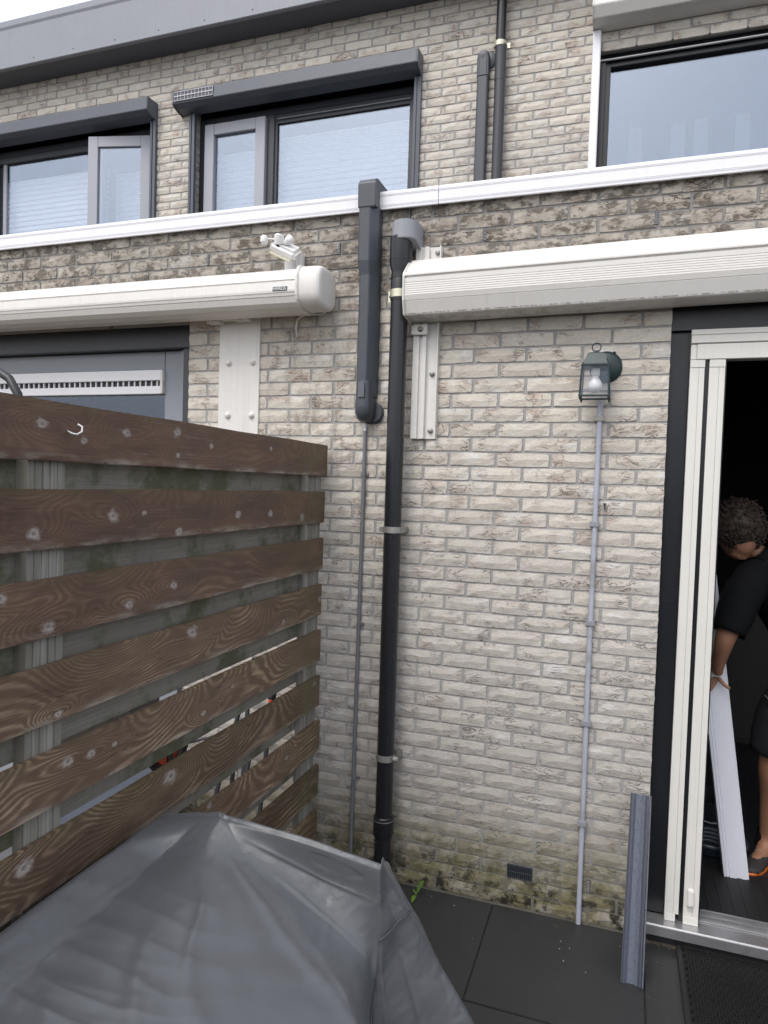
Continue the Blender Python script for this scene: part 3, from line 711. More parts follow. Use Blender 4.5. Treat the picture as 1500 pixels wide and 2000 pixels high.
MB().lathe([(.042, .0), (.042, -.045), (.032, -.062), (.010, -.066)], (-.533, 1.99, 4.80), 'y', 20).build('outlet_dome', M['anthracite_pvc'], at2, smooth='auto')
MB().lathe([(.060, 0), (.060, -.012), (.052, -.017)], (-.505, 1.998, 4.79), 'y', 24).build('wall_rosette', M['anthracite_pvc'], at2, smooth='auto')

# ------------------------------------------------------------------ lower pipes
dp = thing('drain_pipe', 'black drain pipe with a grey elbow running down the ground floor wall', 'drain pipe', (-.42, -.085, 0))
MB().tube([(-.424, -.085, .02), (-.424, -.085, .27), (-.426, -.085, 2.64)], .0375, 28).build('pipe', M['black_pvc'], dp, smooth='auto')
MB().tube([(-.426, -.085, 2.575), (-.426, -.085, 2.655), (-.426, -.085, 2.66), (-.426, -.085, 2.695), (-.426, -.085, 2.735), (-.426, -.085, 2.84)], [.040, .040, .0385, .0385, .0475, .0475], 28).build('upper_socket', M['black_pvc'], dp, smooth='auto')
rg = MB()
for z, r_ in ((2.668, .0398), (2.745, .049)): rg.tube([(-.426, -.085, z), (-.426, -.085, z+.005)], r_, 28)
rg.build('socket_rings', M['black_pvc'], dp, smooth='auto')
MB().tube([(-.424, -.085, .235), (-.424, -.085, .25), (-.424, -.085, .325), (-.424, -.085, .33)], [.040, .0455, .0455, .040], 28).build('lower_socket', M['black_pvc'], dp, smooth='auto')
b = MB().tube([(-.424, -.085, .312), (-.424, -.085, .316)], .0462, 28); b.build('socket_seam', M['zinc'], dp, smooth='auto')
MB().tube([(-.424, -.085, .03), (-.424, -.085, .075), (-.424, -.075, .11), (-.41, -.05, .12)], [.047, .047, .045, .02], 24).build('foot_bend', M['black_pvc'], dp, smooth='auto')
# grey elbow: a half round front that runs back into the wall
pr = [(-.374+.0, .0), (-.374, -.045)]
pr = [(-.352, .01), (-.352, -.055)]
for i in range(9): a = math.pi*i/8; pr.append((-.411+.0545*math.cos(a), -.088-.047*math.sin(a)))
pr += [(-.4655, -.055), (-.4655, .01)]
el_ = MB(); n = len(pr)
top = [(x, y, 2.905) for x, y in pr]; bot = [(x, y, 2.825 if y < -.056 else 2.80) for x, y in pr]
el_.add(top+bot, [(k, (k+1) % n, n+(k+1) % n, n+k) for k in range(n)]+[tuple(range(n)), tuple(range(n, 2*n))[::-1]])
el_.build('elbow', M['grey_pvc'], dp, smooth='auto', bevel=.003)
b = MB().tube([(-.426, -.085, 2.585), (-.426, -.085, 2.618)], .0415, 28); b.box(-.486, -.464, -.060, -.056, 2.578, 2.625)
b.build('bracket', M['zinc_new'], dp, smooth='auto')
MB().lathe([(.006, 0), (.005, -.006)], (-.476, -.060, 2.602), 'y', 8).build('bracket_screw', M['dark2'], dp)
for z, tx in ((1.578, -1), (.578, 1)):
    b = MB().tube([(-.425, -.085, z), (-.425, -.085, z+.027)], .0425, 28)
    b.box(-.390, -.370, -.050, .0, z, z+.027) if tx > 0 else b.box(-.482, -.462, -.095, -.090, z+.003, z+.024)
    if tx < 0: b.box(-.385, -.376, -.085, .0, z+.003, z+.024)
    else: b.lathe([(.013, 0), (.013, .02)], (-.383, -.10, z+.014), 'x', 10)
    b.build('clamp', M['zinc'], dp, smooth='auto', bevel=.001)

dt = thing('cable_duct', 'grey air conditioning duct rising up the ground floor wall and over the white roof edge', 'cable duct', (-.585, -.05, 2.05))
# tapered front cover with a wide bevelled side
def duct_section(x0, x1, yf): return [(x0-.002, -.002), (x0-.002, yf+.008), (x0+.006, yf), (x1-.020, yf), (x1+.012, yf+.034), (x1+.012, -.002)]
m = MB(); S0 = duct_section(-.625, -.553, -.088); S1 = duct_section(-.618, -.552, -.078); n = 6
vs = []; fs = []
levels = [(2.17, S1), (2.70, S1), (2.76, S0), (2.995, S0)]
for z, S in levels: vs += [(x, y, z) for x, y in S]
for i in range(len(levels)-1):
    for k in range(n): fs.append((i*n+k, i*n+(k+1) % n, (i+1)*n+(k+1) % n, (i+1)*n+k))
fs += [tuple(range(n))[::-1], tuple((len(levels)-1)*n+k for k in range(n))]
m.add(vs, fs).build('duct', M['anthracite_pvc'], dt, bevel=.002)
m = MB(); prof = [(-.092, 2.985), (-.092, 3.085)]
for i in range(7): a = math.pi/2*i/6; prof.append((-.052-.040*math.cos(a), 3.085+.030*math.sin(a)))
prof += [(.16, 3.115), (.16, 3.070), (-.038, 3.066), (-.036, 2.985)]
m.prism(prof, 'x', -.629, -.546).build('top_elbow', M['anthracite_pvc'], dt, bevel=.006, smooth='auto')
MB().box(-.622, -.535, .155, 1.90, 3.035, 3.095).build('roof_run', M['anthracite_pvc'], dt, bevel=.004)
m = MB(); sec = []
for z, hw, yf in ((2.24, .036, -.080), (2.225, .037, -.083), (2.13, .044, -.090), (2.10, .044, -.088), (2.075, .036, -.075), (2.062, .022, -.055), (2.058, .008, -.035)):
    sec.append((z, hw, yf))
vs = []; fs = []; n = 10
for z, hw, yf in sec:
    for k in range(n):
        a = math.pi*k/(n-1); vs.append((-.586-hw*math.cos(a), -.002+(yf+.002)*math.sin(a)**.45, z))
for i in range(len(sec)-1):
    for k in range(n-1): fs.append((i*n+k, i*n+k+1, (i+1)*n+k+1, (i+1)*n+k))
m.add(vs, fs).build('end_cap', M['anthracite_pvc'], dt, smooth=True)
MB().lathe([(.048, 0), (.048, -.014), (.040, -.020)], (-.556, -.002, 2.105), 'y', 28).build('wall_rosette', M['anthracite_pvc'], dt, smooth='auto')
MB().box(-.604, -.572, -.0935, -.0915, 2.165, 2.235).build('clip_plate', simple('clip_plastic', (0.10, 0.11, 0.13), 0.2), dt, bevel=.003)
c1_ = thing('conduit', 'thin dark grey conduit below the duct, running down beside the black drain pipe', 'conduit', (-.597, -.015, .09))
MB().tube([(-.600, -.018, .09), (-.594, -.018, 1.2), (-.590, -.018, 2.04)], .0085, 12).build('tube', M['conduit_dark'], c1_, smooth='auto')
MB().tube([(-.590, -.018, 2.02), (-.590, -.03, 2.065)], .0075, 12).build('cable_end', M['white_plastic'], c1_, smooth='auto')
for z in (1.83, 1.152, .443):
    m = MB().tube([(-.5935, -.018, z-.008), (-.5935, -.018, z+.008)], .0105, 12); m.box(-.583, -.572, -.014, .0, z-.005, z+.005)
    m.build('clip', M['conduit_dark'], c1_)
c2_ = thing('conduit', 'pale blue grey conduit running from the wall lantern down to the patio', 'conduit', (.415, -.02, 0))
MB().tube([(.414, -.020, .002), (.411, -.020, 1.0), (.414, -.020, 2.16)], .0105, 14).build('tube', M['conduit'], c2_, smooth='auto')
for z in (2.076, 1.652, 1.25, .838, .423):
    m = MB().box(.3935, .4295, -.034, -.0, z-.0105, z+.0105); m.build('clip', M['grey_pvc'] if z < 2 else M['zinc'], c2_, bevel=.002)

nl = thing('nail', 'small dark nail sticking out of a brick right of the pale conduit', 'nail', (.447, 0, 1.72))
m = MB().tube([(.447, .004, 1.73), (.447, -.018, 1.733)], .0025, 6); m.tube([(.447, -.014, 1.735), (.4475, -.016, 1.712)], .0028, 6); m.box(.441, .453, -.02, -.012, 1.733, 1.738)
m.build('nail_body', M['dark2'], nl)
ho = MB()
for x, z in ((.382, 2.338), (.459, 2.340)): ho.lathe([(.0055, 0), (.0052, -.0012)], (x, -.0108, z), 'y', 10)
ho.build('screw_hole', M['dark'], wall)

# ------------------------------------------------------------------ awnings
aw = thing('awning', 'large ribbed cream awning cassette above the black door, right of the drain pipe', 'awning', (.9, -.08, 2.49))
prof = [(-.022, 2.752), (-.076, 2.744), (-.158, 2.670), (-.166, 2.661), (-.166, 2.655), (-.156, 2.652), (-.156, 2.648), (-.164, 2.646)]
z = 2.628
while z > 2.568:
    prof += [(-.1635, z), (-.1615, z-.0012), (-.1630, z-.0024)]; z -= .0088
prof += [(-.158, 2.556), (-.154, 2.5545), (-.1575, 2.552), (-.138, 2.500), (-.132, 2.496), (-.060, 2.488), (-.022, 2.490)]
MB().prism(prof, 'x', -.379, 2.5, .040).build('cassette', M['awning'], aw)
ep = [(-.018, 2.758), (-.078, 2.750), (-.163, 2.673), (-.171, 2.655), (-.167, 2.555), (-.146, 2.497), (-.060, 2.482), (-.018, 2.484)]
MB().prism(ep, 'x', -.389, -.3795).build('end_cap', M['cream'], aw, bevel=.003)
def rail(m, z0, z1):
    m.prism([(-.375, 0), (-.375, -.033), (-.347, -.033), (-.347, -.022), (-.334, -.022), (-.334, -.033), (-.316, -.033), (-.316, -.014), (-.270, -.014), (-.268, -.034), (-.263, -.034), (-.262, 0)], 'z', z0, z1); return m
rl = thing('awning_bracket', 'cream aluminium mounting rail bolted to the bricks behind the left end of the large awning', 'bracket', (-.32, -.01, 1.99))
rail(MB(), 1.990, 2.815).build('rail', M['cream'], rl, bevel=.001)
MB().box(-.380, -.308, -.052, -.0335, 2.436, 2.478).build('clamp_block', M['cream'], rl, bevel=.003)
for x, y, z in ((-.338, -.052, 2.458), (-.289, -.014, 2.272), (-.289, -.014, 2.026), (-.281, -.014, 2.790)):
    m = MB().lathe([(.0125, 0), (.0125, -.003), (.0095, -.0035), (.0095, -.011), (.006, -.013)], (x, y, z), 'y', 12); m.build('bolt', M['zinc'], rl, smooth='auto')

al = thing('awning', 'rounded white awning cassette with a rounded end cap over the neighbour\'s door', 'awning', (-1.9, -.12, 2.54))
prof = [(-.03, 2.700), (-.10, 2.724), (-.135, 2.727), (-.175, 2.715), (-.205, 2.697), (-.207, 2.693), (-.212, 2.690), (-.228, 2.668), (-.233, 2.655), (-.228, 2.651), (-.228, 2.647), (-.235, 2.644), (-.238, 2.610), (-.237, 2.601), (-.230, 2.598), (-.230, 2.594), (-.236, 2.592), (-.234, 2.585), (-.228, 2.584), (-.232, 2.581), (-.222, 2.558), (-.200, 2.543), (-.198, 2.546), (-.194, 2.542), (-.15, 2.535), (-.08, 2.537), (-.03, 2.56)]
MB().prism(prof, 'x', -3.5, -.848).build('cassette', M['cream'], al)
def ringprof(k, cy=-.132, cz=2.632):
    out = []
    for i in range(24):
        a = 2*math.pi*i/24; ex = .62
        out.append((cy+k*.100*math.copysign(abs(math.cos(a))**ex, math.cos(a)), cz+k*.091*math.copysign(abs(math.sin(a))**ex, math.sin(a))))
    return out
MB().prism(ringprof(1.07), 'x', -.852, -.836).build('collar', M['cream'], al, bevel=.004)
vs = []; fs = []; st = [(-.8355, 1.0), (-.775, 1.0), (-.758, .985), (-.748, .95), (-.742, .88), (-.740, .7), (-.739, .02)]
for x, k in st: vs += [(x, a, b) for a, b in ringprof(k)]
for i in range(len(st)-1):
    for k in range(24): fs.append((i*24+k, i*24+(k+1) % 24, (i+1)*24+(k+1) % 24, (i+1)*24+k))
MB().add(vs, fs).build('end_cap', M['cream'], al, smooth=True)
bd = MB().box(-.955, -.885, -.2405, -.2375, 2.606, 2.624).build('name_badge', M['label'], al, bevel=.001)
tc = bpy.data.curves.new('badge_text', 'FONT'); tc.body = 'HAROL'; tc.size = .0205; tc.align_x = 'CENTER'; tc.align_y = 'CENTER'; tc.extrude = .0006
to = bpy.data.objects.new('t', tc); col.objects.link(to); bpy.context.view_layer.update()
tme = bpy.data.meshes.new_from_object(to.evaluated_get(bpy.context.evaluated_depsgraph_get())); bpy.data.objects.remove(to)
tme.materials.clear(); tme.materials.append(M['white_plastic']); tob = bpy.data.objects.new('lettering', tme); col.objects.link(tob); tob.parent = bd
tob.rotation_euler = (R(90), 0, 0); tob.location = Vector((-.920, -.2412, 2.615))-al.location
pl = thing('awning_bracket', 'wide white mounting plate with four bolts under the rounded awning', 'bracket', (-1.246, -.01, 1.7))
MB().box(-1.357, -1.137, -.014, -.003, 1.70, 2.60).build('plate', M['cream'], pl, bevel=.002)
for x in (-1.302, -1.172):
    for z in (2.347, 2.096): MB().lathe([(.016, 0), (.016, -.003), (.0125, -.004), (.011, -.012), (.005, -.016)], (x, -.014, z), 'y', 14).build('bolt', M['cream'], pl, smooth='auto')
m = MB(); m.box(-1.395, -1.325, -.075, -.02, 2.528, 2.552); m.box(-1.25, -1.17, -.075, -.015, 2.535, 2.575); m.box(-1.325, -1.25, -.06, -.03, 2.54, 2.556)
m.build('hanger_arm', M['cream'], pl, bevel=.003)
m = MB()
for x in (-1.38, -1.36, -1.34, -1.21): m.lathe([(.005, 0), (.004, -.003)], (x, -.0755, 2.54), 'y', 8)
m.build('hanger_screws', M['dark2'], pl)
wi = thing('cable', 'thin white cable looping from the awning end cap to the wall', 'cable', (-.85, -.05, 2.45))
MB().tube([(-.765, -.10, 2.545), (-.78, -.07, 2.546), (-.80, -.05, 2.545), (-.86, -.04, 2.549), (-.91, -.035, 2.548), (-.938, -.03, 2.53), (-.947, -.02, 2.49), (-.946, .002, 2.45)], .0035, 8).build('wire', M['white_plastic'], wi, smooth=True)

# floodlight
fl = thing('floodlight', 'small white security floodlight with movable spots above the rounded awning', 'floodlight', (-.95, -.06, 2.73))
MB().prism([(-.998, -.004), (-.996, -.060), (-.945, -.066), (-.925, -.035), (-.921, -.004)], 'z', 2.700, 2.800).build('wall_mount', M['white_plastic'], fl, bevel=.006)
MB().prism([(-.938, -.004), (-.938, -.06), (-.924, -.065), (-.917, -.03), (-.917, -.004)], 'z', 2.70, 2.832).build('side_cheek', M['white_plastic'], fl, bevel=.005)
mt = Matrix.Rotation(R(32), 3, 'X') @ Matrix.Rotation(R(28), 3, 'Y')
hd = MB().obox((-.956, -.125, 2.818), .125, .095, .050, mt).build('lamp_head', M['white_plastic'], fl, bevel=.014, seg=3, smooth='auto')
MB().obox((-.965, -.137, 2.794), .100, .076, .008, mt).build('diffuser', simple('yellowed_diffuser', (0.70, 0.66, 0.52), 0.3), hd, bevel=.003)
MB().tube([(-.972, -.150, 2.822), (-.974, -.160, 2.838)], .017, 16).build('joint_collar', M['dark2'], fl, smooth='auto')
MB().tube([(-.973, -.155, 2.836), (-.971, -.160, 2.850), (-.969, -.165, 2.872), (-.968, -.165, 2.876)], [.021, .022, .021, .012], 18).build('spot', M['white_plastic'], fl, smooth='auto')
MB().tube([(-.925, -.135, 2.862), (-.935, -.150, 2.848), (-.950, -.155, 2.835)], [.020, .017, .006], 18, caps=False).build('spot', M['white_plastic'], fl, smooth='auto')
MB().tube([(-1.030, -.185, 2.870), (-1.033, -.182, 2.862), (-1.035, -.178, 2.846), (-1.036, -.172, 2.832)], [.010, .0165, .0175, .009], 18).build('sensor_bulb', M['white_plastic'], fl, smooth='auto')
MB().tube([(-1.02, -.178, 2.856), (-.975, -.165, 2.856)], .004, 8).build('sensor_arm', M['white_plastic'], fl)

# ------------------------------------------------------------------ wall lantern
la = thing('wall_lantern', 'dark green wall lantern with clear glass and a frosted bulb near the door', 'lantern', (.40, -.06, 2.14))
MB().lathe([(.064, 0), (.064, -.006), (.058, -.010), (.056, -.018), (.045, -.024), (.01, -.027)], (.428, -.002, 2.283), 'y', 32).build('back_plate', M['green_metal'], la, smooth='auto')
MB().tube([(.425, -.02, 2.305), (.405, -.07, 2.310), (.392, -.09, 2.305)], [.014, .013, .012], 12).build('arm', M['green_metal'], la, smooth='auto')
CX, CY = .3945, -.118
def quad_ring(w1, w2, z): return [(CX-w1, CY-w1, z), (CX+w1, CY-w1, z), (CX+w2, CY+w2, z), (CX-w2, CY+w2, z)]
def loft(rings):
    m = MB(); vs = []; fs = []
    for r_ in rings: vs += r_
    for i in range(len(rings)-1):
        for k in range(4): fs.append((i*4+k, i*4+(k+1) % 4, i*4+4+(k+1) % 4, i*4+4+k))
    fs += [(3, 2, 1, 0), tuple(len(rings)*4-4+k for k in range(4))]; m.add(vs, fs); return m
loft([quad_ring(.047, .047, 2.271), quad_ring(.045, .045, 2.276), quad_ring(.031, .031, 2.315), quad_ring(.026, .026, 2.319), quad_ring(.010, .010, 2.321)]).build('roof', M['green_metal'], la, bevel=.0015)
MB().lathe([(.010, 0), (.008, .008), (.005, .012)], (CX, CY, 2.318), 'z', 12).build('finial', M['green_metal'], la)
rp = [(CX+.0165*math.cos(a*math.pi/10), CY, 2.342+.0165*math.sin(a*math.pi/10)) for a in range(21)]
MB().tube(rp, .0024, 8).build('ring', M['green_metal'], la, smooth=True)
loft([quad_ring(.053, .053, 2.264), quad_ring(.053, .053, 2.271)]).build('top_rim', M['green_metal'], la, bevel=.0012)
ZB, WT, WB = 2.150, .048, .0535
for sx in (-1, 1):
    for sy in (-1, 1):
        MB().tube([(CX+sx*WT, CY+sy*WT, 2.264), (CX+sx*WB, CY+sy*WB, ZB)], .0042, 6).build('corner_bar', M['green_metal'], la)
        MB().lathe([(.0045, 0), (.0035, -.008), (.001, -.012)], (CX+sx*WB*.98, CY+sy*WB*.98, ZB-.003), 'z', 8).build('foot_knob', M['green_metal'], la)
        MB().lathe([(.004, 0), (.003, .006), (.001, .008)], (CX+sx*.046, CY+sy*.046, 2.2705), 'z', 8).build('roof_knob', M['green_metal'], la)
m = MB()
for s_ in (-1, 1): m.box(CX-WB-.005, CX+WB+.005, CY+s_*WB-.004, CY+s_*WB+.004, ZB-.004, ZB+.003)
for s_ in (-1, 1): m.box(CX+s_*WB-.004, CX+s_*WB+.004, CY-WB+.0045, CY+WB-.0045, ZB-.0038, ZB+.0028)
m.build('bottom_rim', M['green_metal'], la, bevel=.001)
for ax, s_ in (('x', -1), ('x', 1), ('y', -1), ('y', 1)):
    t_, b_ = WT-.002, WB-.002; v = []
    for z, w_ in ((2.263, t_), (ZB, b_)):
        for k in (-1, 1):
            v.append((CX+s_*w_, CY+k*w_, z) if ax == 'x' else (CX+k*w_, CY+s_*w_, z))
    MB().add(v, [(0, 1, 3, 2)]).build('glass_pane', M['lamp_glass'], la)
MB().lathe([(.016, 0), (.017, .012), (.016, .028)], (CX, CY, 2.232), 'z', 16).build('lamp_holder', M['white_plastic'], la, smooth='auto')
MB().lathe([(.003, 0), (.014, .003), (.024, .012), (.0275, .026), (.024, .042), (.015, .056), (.013, .066)], (CX, CY, 2.166), 'z', 20).build('bulb', M['bulb'], la, smooth=True)

# ------------------------------------------------------------------ our door
dr = thing('door_frame', 'black painted door frame with two ivory sliding screen uprights, open to the dark room', 'door', (.9, .05, .04))
MB().box(.6685, .740, .035, .099, .086, 2.4195).build('jamb', M['black_paint'], dr, bevel=.003)
MB().box(.6685, 2.2, .020, .099, 2.4215, 2.544).build('lintel', M['black_paint'], dr, bevel=.003)
MB().box(.6685, 2.2, .010, .0195, 2.4215, 2.428).build('lintel_lip', M['black_paint'], dr, bevel=.001)
def upright(x0, x1, z0, z1, y=-.004):
    w_ = x1-x0
    return MB().prism([(x0, .026), (x0, y), (x0+w_*.60, y), (x0+w_*.605, y+.003), (x0+w_*.625, y+.003), (x0+w_*.63, y), (x1, y), (x1, .026)], 'z', z0, z1)
up1 = upright(.7405, .7915, .118, 2.3035).build('screen_upright', M['ivory'], dr)
MB().box(.7405, .780, -.006, .026, .086, .1175).build('upright_foot', M['ivory'], up1, bevel=.002)
MB().box(.7405, .7925, -.0065, -.0042, 2.275, 2.3035).build('upright_head', M['ivory'], up1, bevel=.0005)
up2 = upright(.8085, .8635, .118, 2.3035).build('screen_upright', M['ivory'], dr)
MB().box(.8085, .8640, -.007, .026, .086, .1175).build('upright_foot', M['ivory'], up2, bevel=.002)
MB().box(.8085, .8640, -.0065, -.0042, 2.275, 2.3035).build('upright_head', M['ivory'], up2, bevel=.0005)
MB().prism([(-.0045, .235), (-.018, .228), (-.022, .17), (-.012, .16), (-.0045, .135)], 'x', .822, .843).build('pull_handle', M['cream'], up2, bevel=.003)
MB().box(.7925, .8075, .008, .030, .09, 2.3035).build('screen_gap', M['black_paint'], dr)
MB().box(.8645, .8685, .0, .10, .09, 2.3035).build('dark_edge', M['black_paint'], dr)
hdr = MB().prism([(.05, 2.4195), (-.006, 2.4195), (-.008, 2.401), (-.002, 2.3985), (-.013, 2.396), (-.013, 2.368), (-.002, 2.364), (.05, 2.364)], 'x', .7405, 2.2).build('screen_header', M['ivory'], dr)
MB().box(.762, 2.2, -.010, .05, 2.3045, 2.3625).build('header_box', M['ivory'], dr, bevel=.002)
MB().box(.7405, .7615, -.006, .05, 2.3045, 2.3625).build('header_end', M['ivory'], dr, bevel=.002)
MB().prism([(-.052, .042), (-.054, .083), (-.050, .0865), (.0, .086), (.032, .086), (.032, .075), (.10, .075), (.10, .042)], 'x', .669, 2.25).build('threshold', M['steel'], dr, bevel=.0015)
MB().prism([(.034, .0755), (.034, .092), (.042, .092), (.042, .079), (.062, .079), (.062, .098), (.072, .098), (.072, .079), (.098, .079), (.098, .100), (.106, .100), (.106, .0755)], 'x', .8695, 2.25).build('track', M['steel'], dr, bevel=.0008)
MB().box(.669, 2.25, -.03, .10, -.02, .0415).build('sill_base', M['dark2'], dr)

# dark interior
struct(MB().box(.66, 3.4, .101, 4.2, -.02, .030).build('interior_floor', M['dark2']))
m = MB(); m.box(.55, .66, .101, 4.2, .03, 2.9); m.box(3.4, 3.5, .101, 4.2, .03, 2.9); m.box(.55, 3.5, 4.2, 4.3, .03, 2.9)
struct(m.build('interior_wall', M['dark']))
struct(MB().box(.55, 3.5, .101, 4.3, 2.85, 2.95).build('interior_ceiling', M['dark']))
im = thing('floor_mat', 'black ribbed mat lying just inside the open door', 'mat', (1.3, .35, .03))
m = MB(); m.box(.87, 2.2, .14, .60, .031, .039); m.build('mat_base', M['rubber'], im, bevel=.002)
m = MB()
for i in range(26): m.box(.88+i*.05, .90+i*.05, .15, .59, .0392, .0415)
m.build('mat_ribs', M['rubber'], im)
cb = thing('cabinet', 'dark panelled cabinet standing far back in the unlit room', 'cabinet', (1.6, 2.6, .03))
MB().box(1.0, 2.6, 2.5, 3.0, .031, 1.05).build('carcass', simple('dark_cabinet', (0.020, 0.019, 0.018), 0.5), cb, bevel=.005)
for i in range(3): MB().box(1.02+i*.53, 1.53+i*.53, 2.478, 2.499, .08, 1.0).build('cabinet_door', simple('cabinet_door', (0.030, 0.028, 0.026), 0.45), cb, bevel=.004)
MB().box(.98, 2.62, 2.46, 3.0, 1.051, 1.08).build('cabinet_top', simple('cabinet_top', (0.06, 0.055, 0.05), 0.3), cb, bevel=.004)
bk = thing('bucket', 'dark round bucket standing inside the room behind the sliding screen upright', 'bucket', (.98, .95, .03))
MB().lathe([(.09, .0), (.115, .20), (.120, .205), (.120, .215), (.112, .215), (.085, .01)], (1.00, .95, .031), 'z', 28).build('pail', M['dark2'], bk, smooth='auto')
MB().tube([(1.00+.118*math.cos(a), .95-.02-.10*math.sin(a), .235-.09*math.sin(a)) for a in [math.pi*i/12 for i in range(13)]], .004, 8).build('bail_handle', M['grey_pvc'], bk)
hz = thing('hose', 'coil of dark corrugated hose lying on the floor inside the door', 'hose', (1.0, .78, .03))
pts = []
for i in range(90): a = i*.24; pts.append((1.00+(.10+.0006*i)*math.cos(a), .76+(.08+.0004*i)*math.sin(a)*.8, .052+.0006*i))
MB().tube(pts, [.020 if i % 2 else .0165 for i in range(90)], 10).build('hose_body', simple('blue_black_hose', (.02, .03, .045), .3), hz, smooth=True)

# white profile the person holds
wp = thing('white_profile', 'long white ribbed plastic profile standing on the floor, held upright by the person indoors', 'profile', (1.08, .54, .032))
A0 = Vector((1.080, .535, .033)); A1 = Vector((.835, .47, 1.70)); ax_ = (A1-A0).normalized(); sd_ = Vector((1, .12, 0)); sd_ = (sd_-ax_*sd_.dot(ax_)).normalized(); nr = sd_.cross(ax_)*1.0
if nr.y > 0: nr = -nr
pf = [(-.052, 0.028), (-.052, -.002), (-.046, -.004), (-.045, .001), (-.041, .001), (-.040, -.004), (-.034, -.004), (-.033, .002), (-.029, .002), (-.028, -.002), (.044, -.002), (.0445, .001), (.0465, .001), (.047, -.002), (.052, -.002), (.052, .028)]
n = len(pf); vs = [A0+sd_*u-nr*v for u, v in pf]+[A1+sd_*u-nr*v for u, v in pf]
MB().add(vs, [(k, (k+1) % n, n+(k+1) % n, n+k) for k in range(n)]+[tuple(range(n))[::-1], tuple(range(n, 2*n))]).build('profile_body', M['panel_white'], wp)

# ------------------------------------------------------------------ leaning grey channel
ch = thing('metal_channel', 'wet grey metal channel leaning upright against the bricks left of the door', 'metal channel', (.62, -.3, 0))
A0 = Vector((.6195, -.322, .002)); A1 = Vector((.633, -.045, .592)); ax_ = (A1-A0).normalized(); sd_ = Vector((1, -.10, 0)); sd_ = (sd_-ax_*sd_.dot(ax_)).normalized(); nr = ax_.cross(sd_)
if nr.y > 0: nr = -nr
def ext(pf, mat, name, par, e=0.0):
    n = len(pf); vs = [A0+sd_*u+nr*v+ax_*e for u, v in pf]+[A1+sd_*u+nr*v-ax_*e for u, v in pf]
    return MB().add(vs, [(k, (k+1) % n, n+(k+1) % n, n+k) for k in range(n)]+[tuple(range(n))[::-1], tuple(range(n, 2*n))]).build(name, mat, par)
ext([(-.026, -.004), (-.018, -.012), (0, -.014), (.016, -.011), (.022, -.004), (.022, -.001), (.016, -.008), (0, -.011), (-.018, -.009), (-.026, -.001)], M['channel'], 'web', ch)
ext([(-.039, .010), (-.039, -.004), (-.0265, -.004), (-.0265, -.001), (-.036, -.001), (-.036, .010)], M['channel_edge'], 'left_flange', ch)
ext([(.0225, -.004), (.030, -.004), (.030, .012), (.027, .012), (.027, -.001), (.0225, -.001)], M['channel_edge'], 'right_flange', ch)
ext([(.0315, -.004), (.0385, -.004), (.0385, .010), (.0355, .010), (.0355, -.001), (.0315, -.001)], M['channel'], 'outer_lip', ch)

# door mat outside
dm = thing('door_mat', 'black rubber ring mat on the patio in front of the door sill', 'mat', (1.2, -.3, 0))
DX0, DX1, DY0, DY1 = .798, 1.75, -.60, -.035
m = MB(); m.box(DX0, DX1, DY0, DY1, .001, .006); m.build('mat_base', M['rubber'], dm)
frame = MB(); frame.box(DX0-.012, DX0+.006, DY0-.012, DY1+.012, .001, .020); frame.box(DX1-.006, DX1+.012, DY0-.012, DY1+.012, .001, .020); frame.box(DX0+.007, DX1-.007, DY1-.006, DY1+.012, .001, .0195); frame.box(DX0+.007, DX1-.007, DY0-.012, DY0+.006, .001, .0195)
frame.build('mat_border', M['rubber'], dm, bevel=.002)
m = MB(); j = 0; yy = DY0+.02
while yy < DY1-.01:
    xx = DX0+.018+(j % 2)*.011
    while xx < DX1-.01:
        vs = []; fs = []
        for k in range(6):
            a = math.pi/3*k
            for r_, z in ((.0098, .0185), (.0062, .0185), (.0062, .0065)): vs.append((xx+r_*math.cos(a), yy+r_*math.sin(a), z))
        for k in range(6):
            q = (k+1) % 6; fs += [(k*3, q*3, q*3+1, k*3+1), (k*3+1, q*3+1, q*3+2, k*3+2)]
        m.add(vs, fs); xx += .022
    yy += .019; j += 1
o = m.build('rubber_rings', M['rubber'], dm); o['kind'] = 'stuff'
gv = MB(); rr = random.Random(5)
for i in range(260):
    x = rr.uniform(.665, .80); y = rr.uniform(-.045, -.012); s_ = rr.uniform(.002, .005)
    gv.obox((x, y, .002+rr.uniform(0, .003)), s_*2, s_*1.4, s_, Matrix.Rotation(rr.uniform(0, 3), 3, 'Z'))
o = gv.build('gravel', M['earth']); tag(o, 'loose dirt and grit under the door sill beside the mat', 'gravel', kind='stuff')

gt = MB(); gp = MB(); rr = random.Random(8)
for i in range(150):
    x = rr.uniform(-.35, .80); y = -.012-abs(rr.gauss(0, .22)); s_ = rr.uniform(.0006, .0018)
    if rr.random() < .10: x = .362+rr.gauss(0, .004); y = rr.uniform(-1.1, -.01)
    (gt if rr.random() < .90 else gp).obox((x, y, .0008+s_*.3), s_*2, s_*1.5, s_, Matrix.Rotation(rr.uniform(0, 3), 3, 'Z'))
o = gt.build('grit', M['earth']); tag(o, 'dark grit and crumbs scattered over the patio tiles along the wall', 'grit', kind='stuff')
o = gp.build('grit', simple('pale_grit', (0.5, 0.48, 0.43), 0.8)); tag(o, 'pale specks of grit scattered over the dark patio tiles', 'grit', kind='stuff')
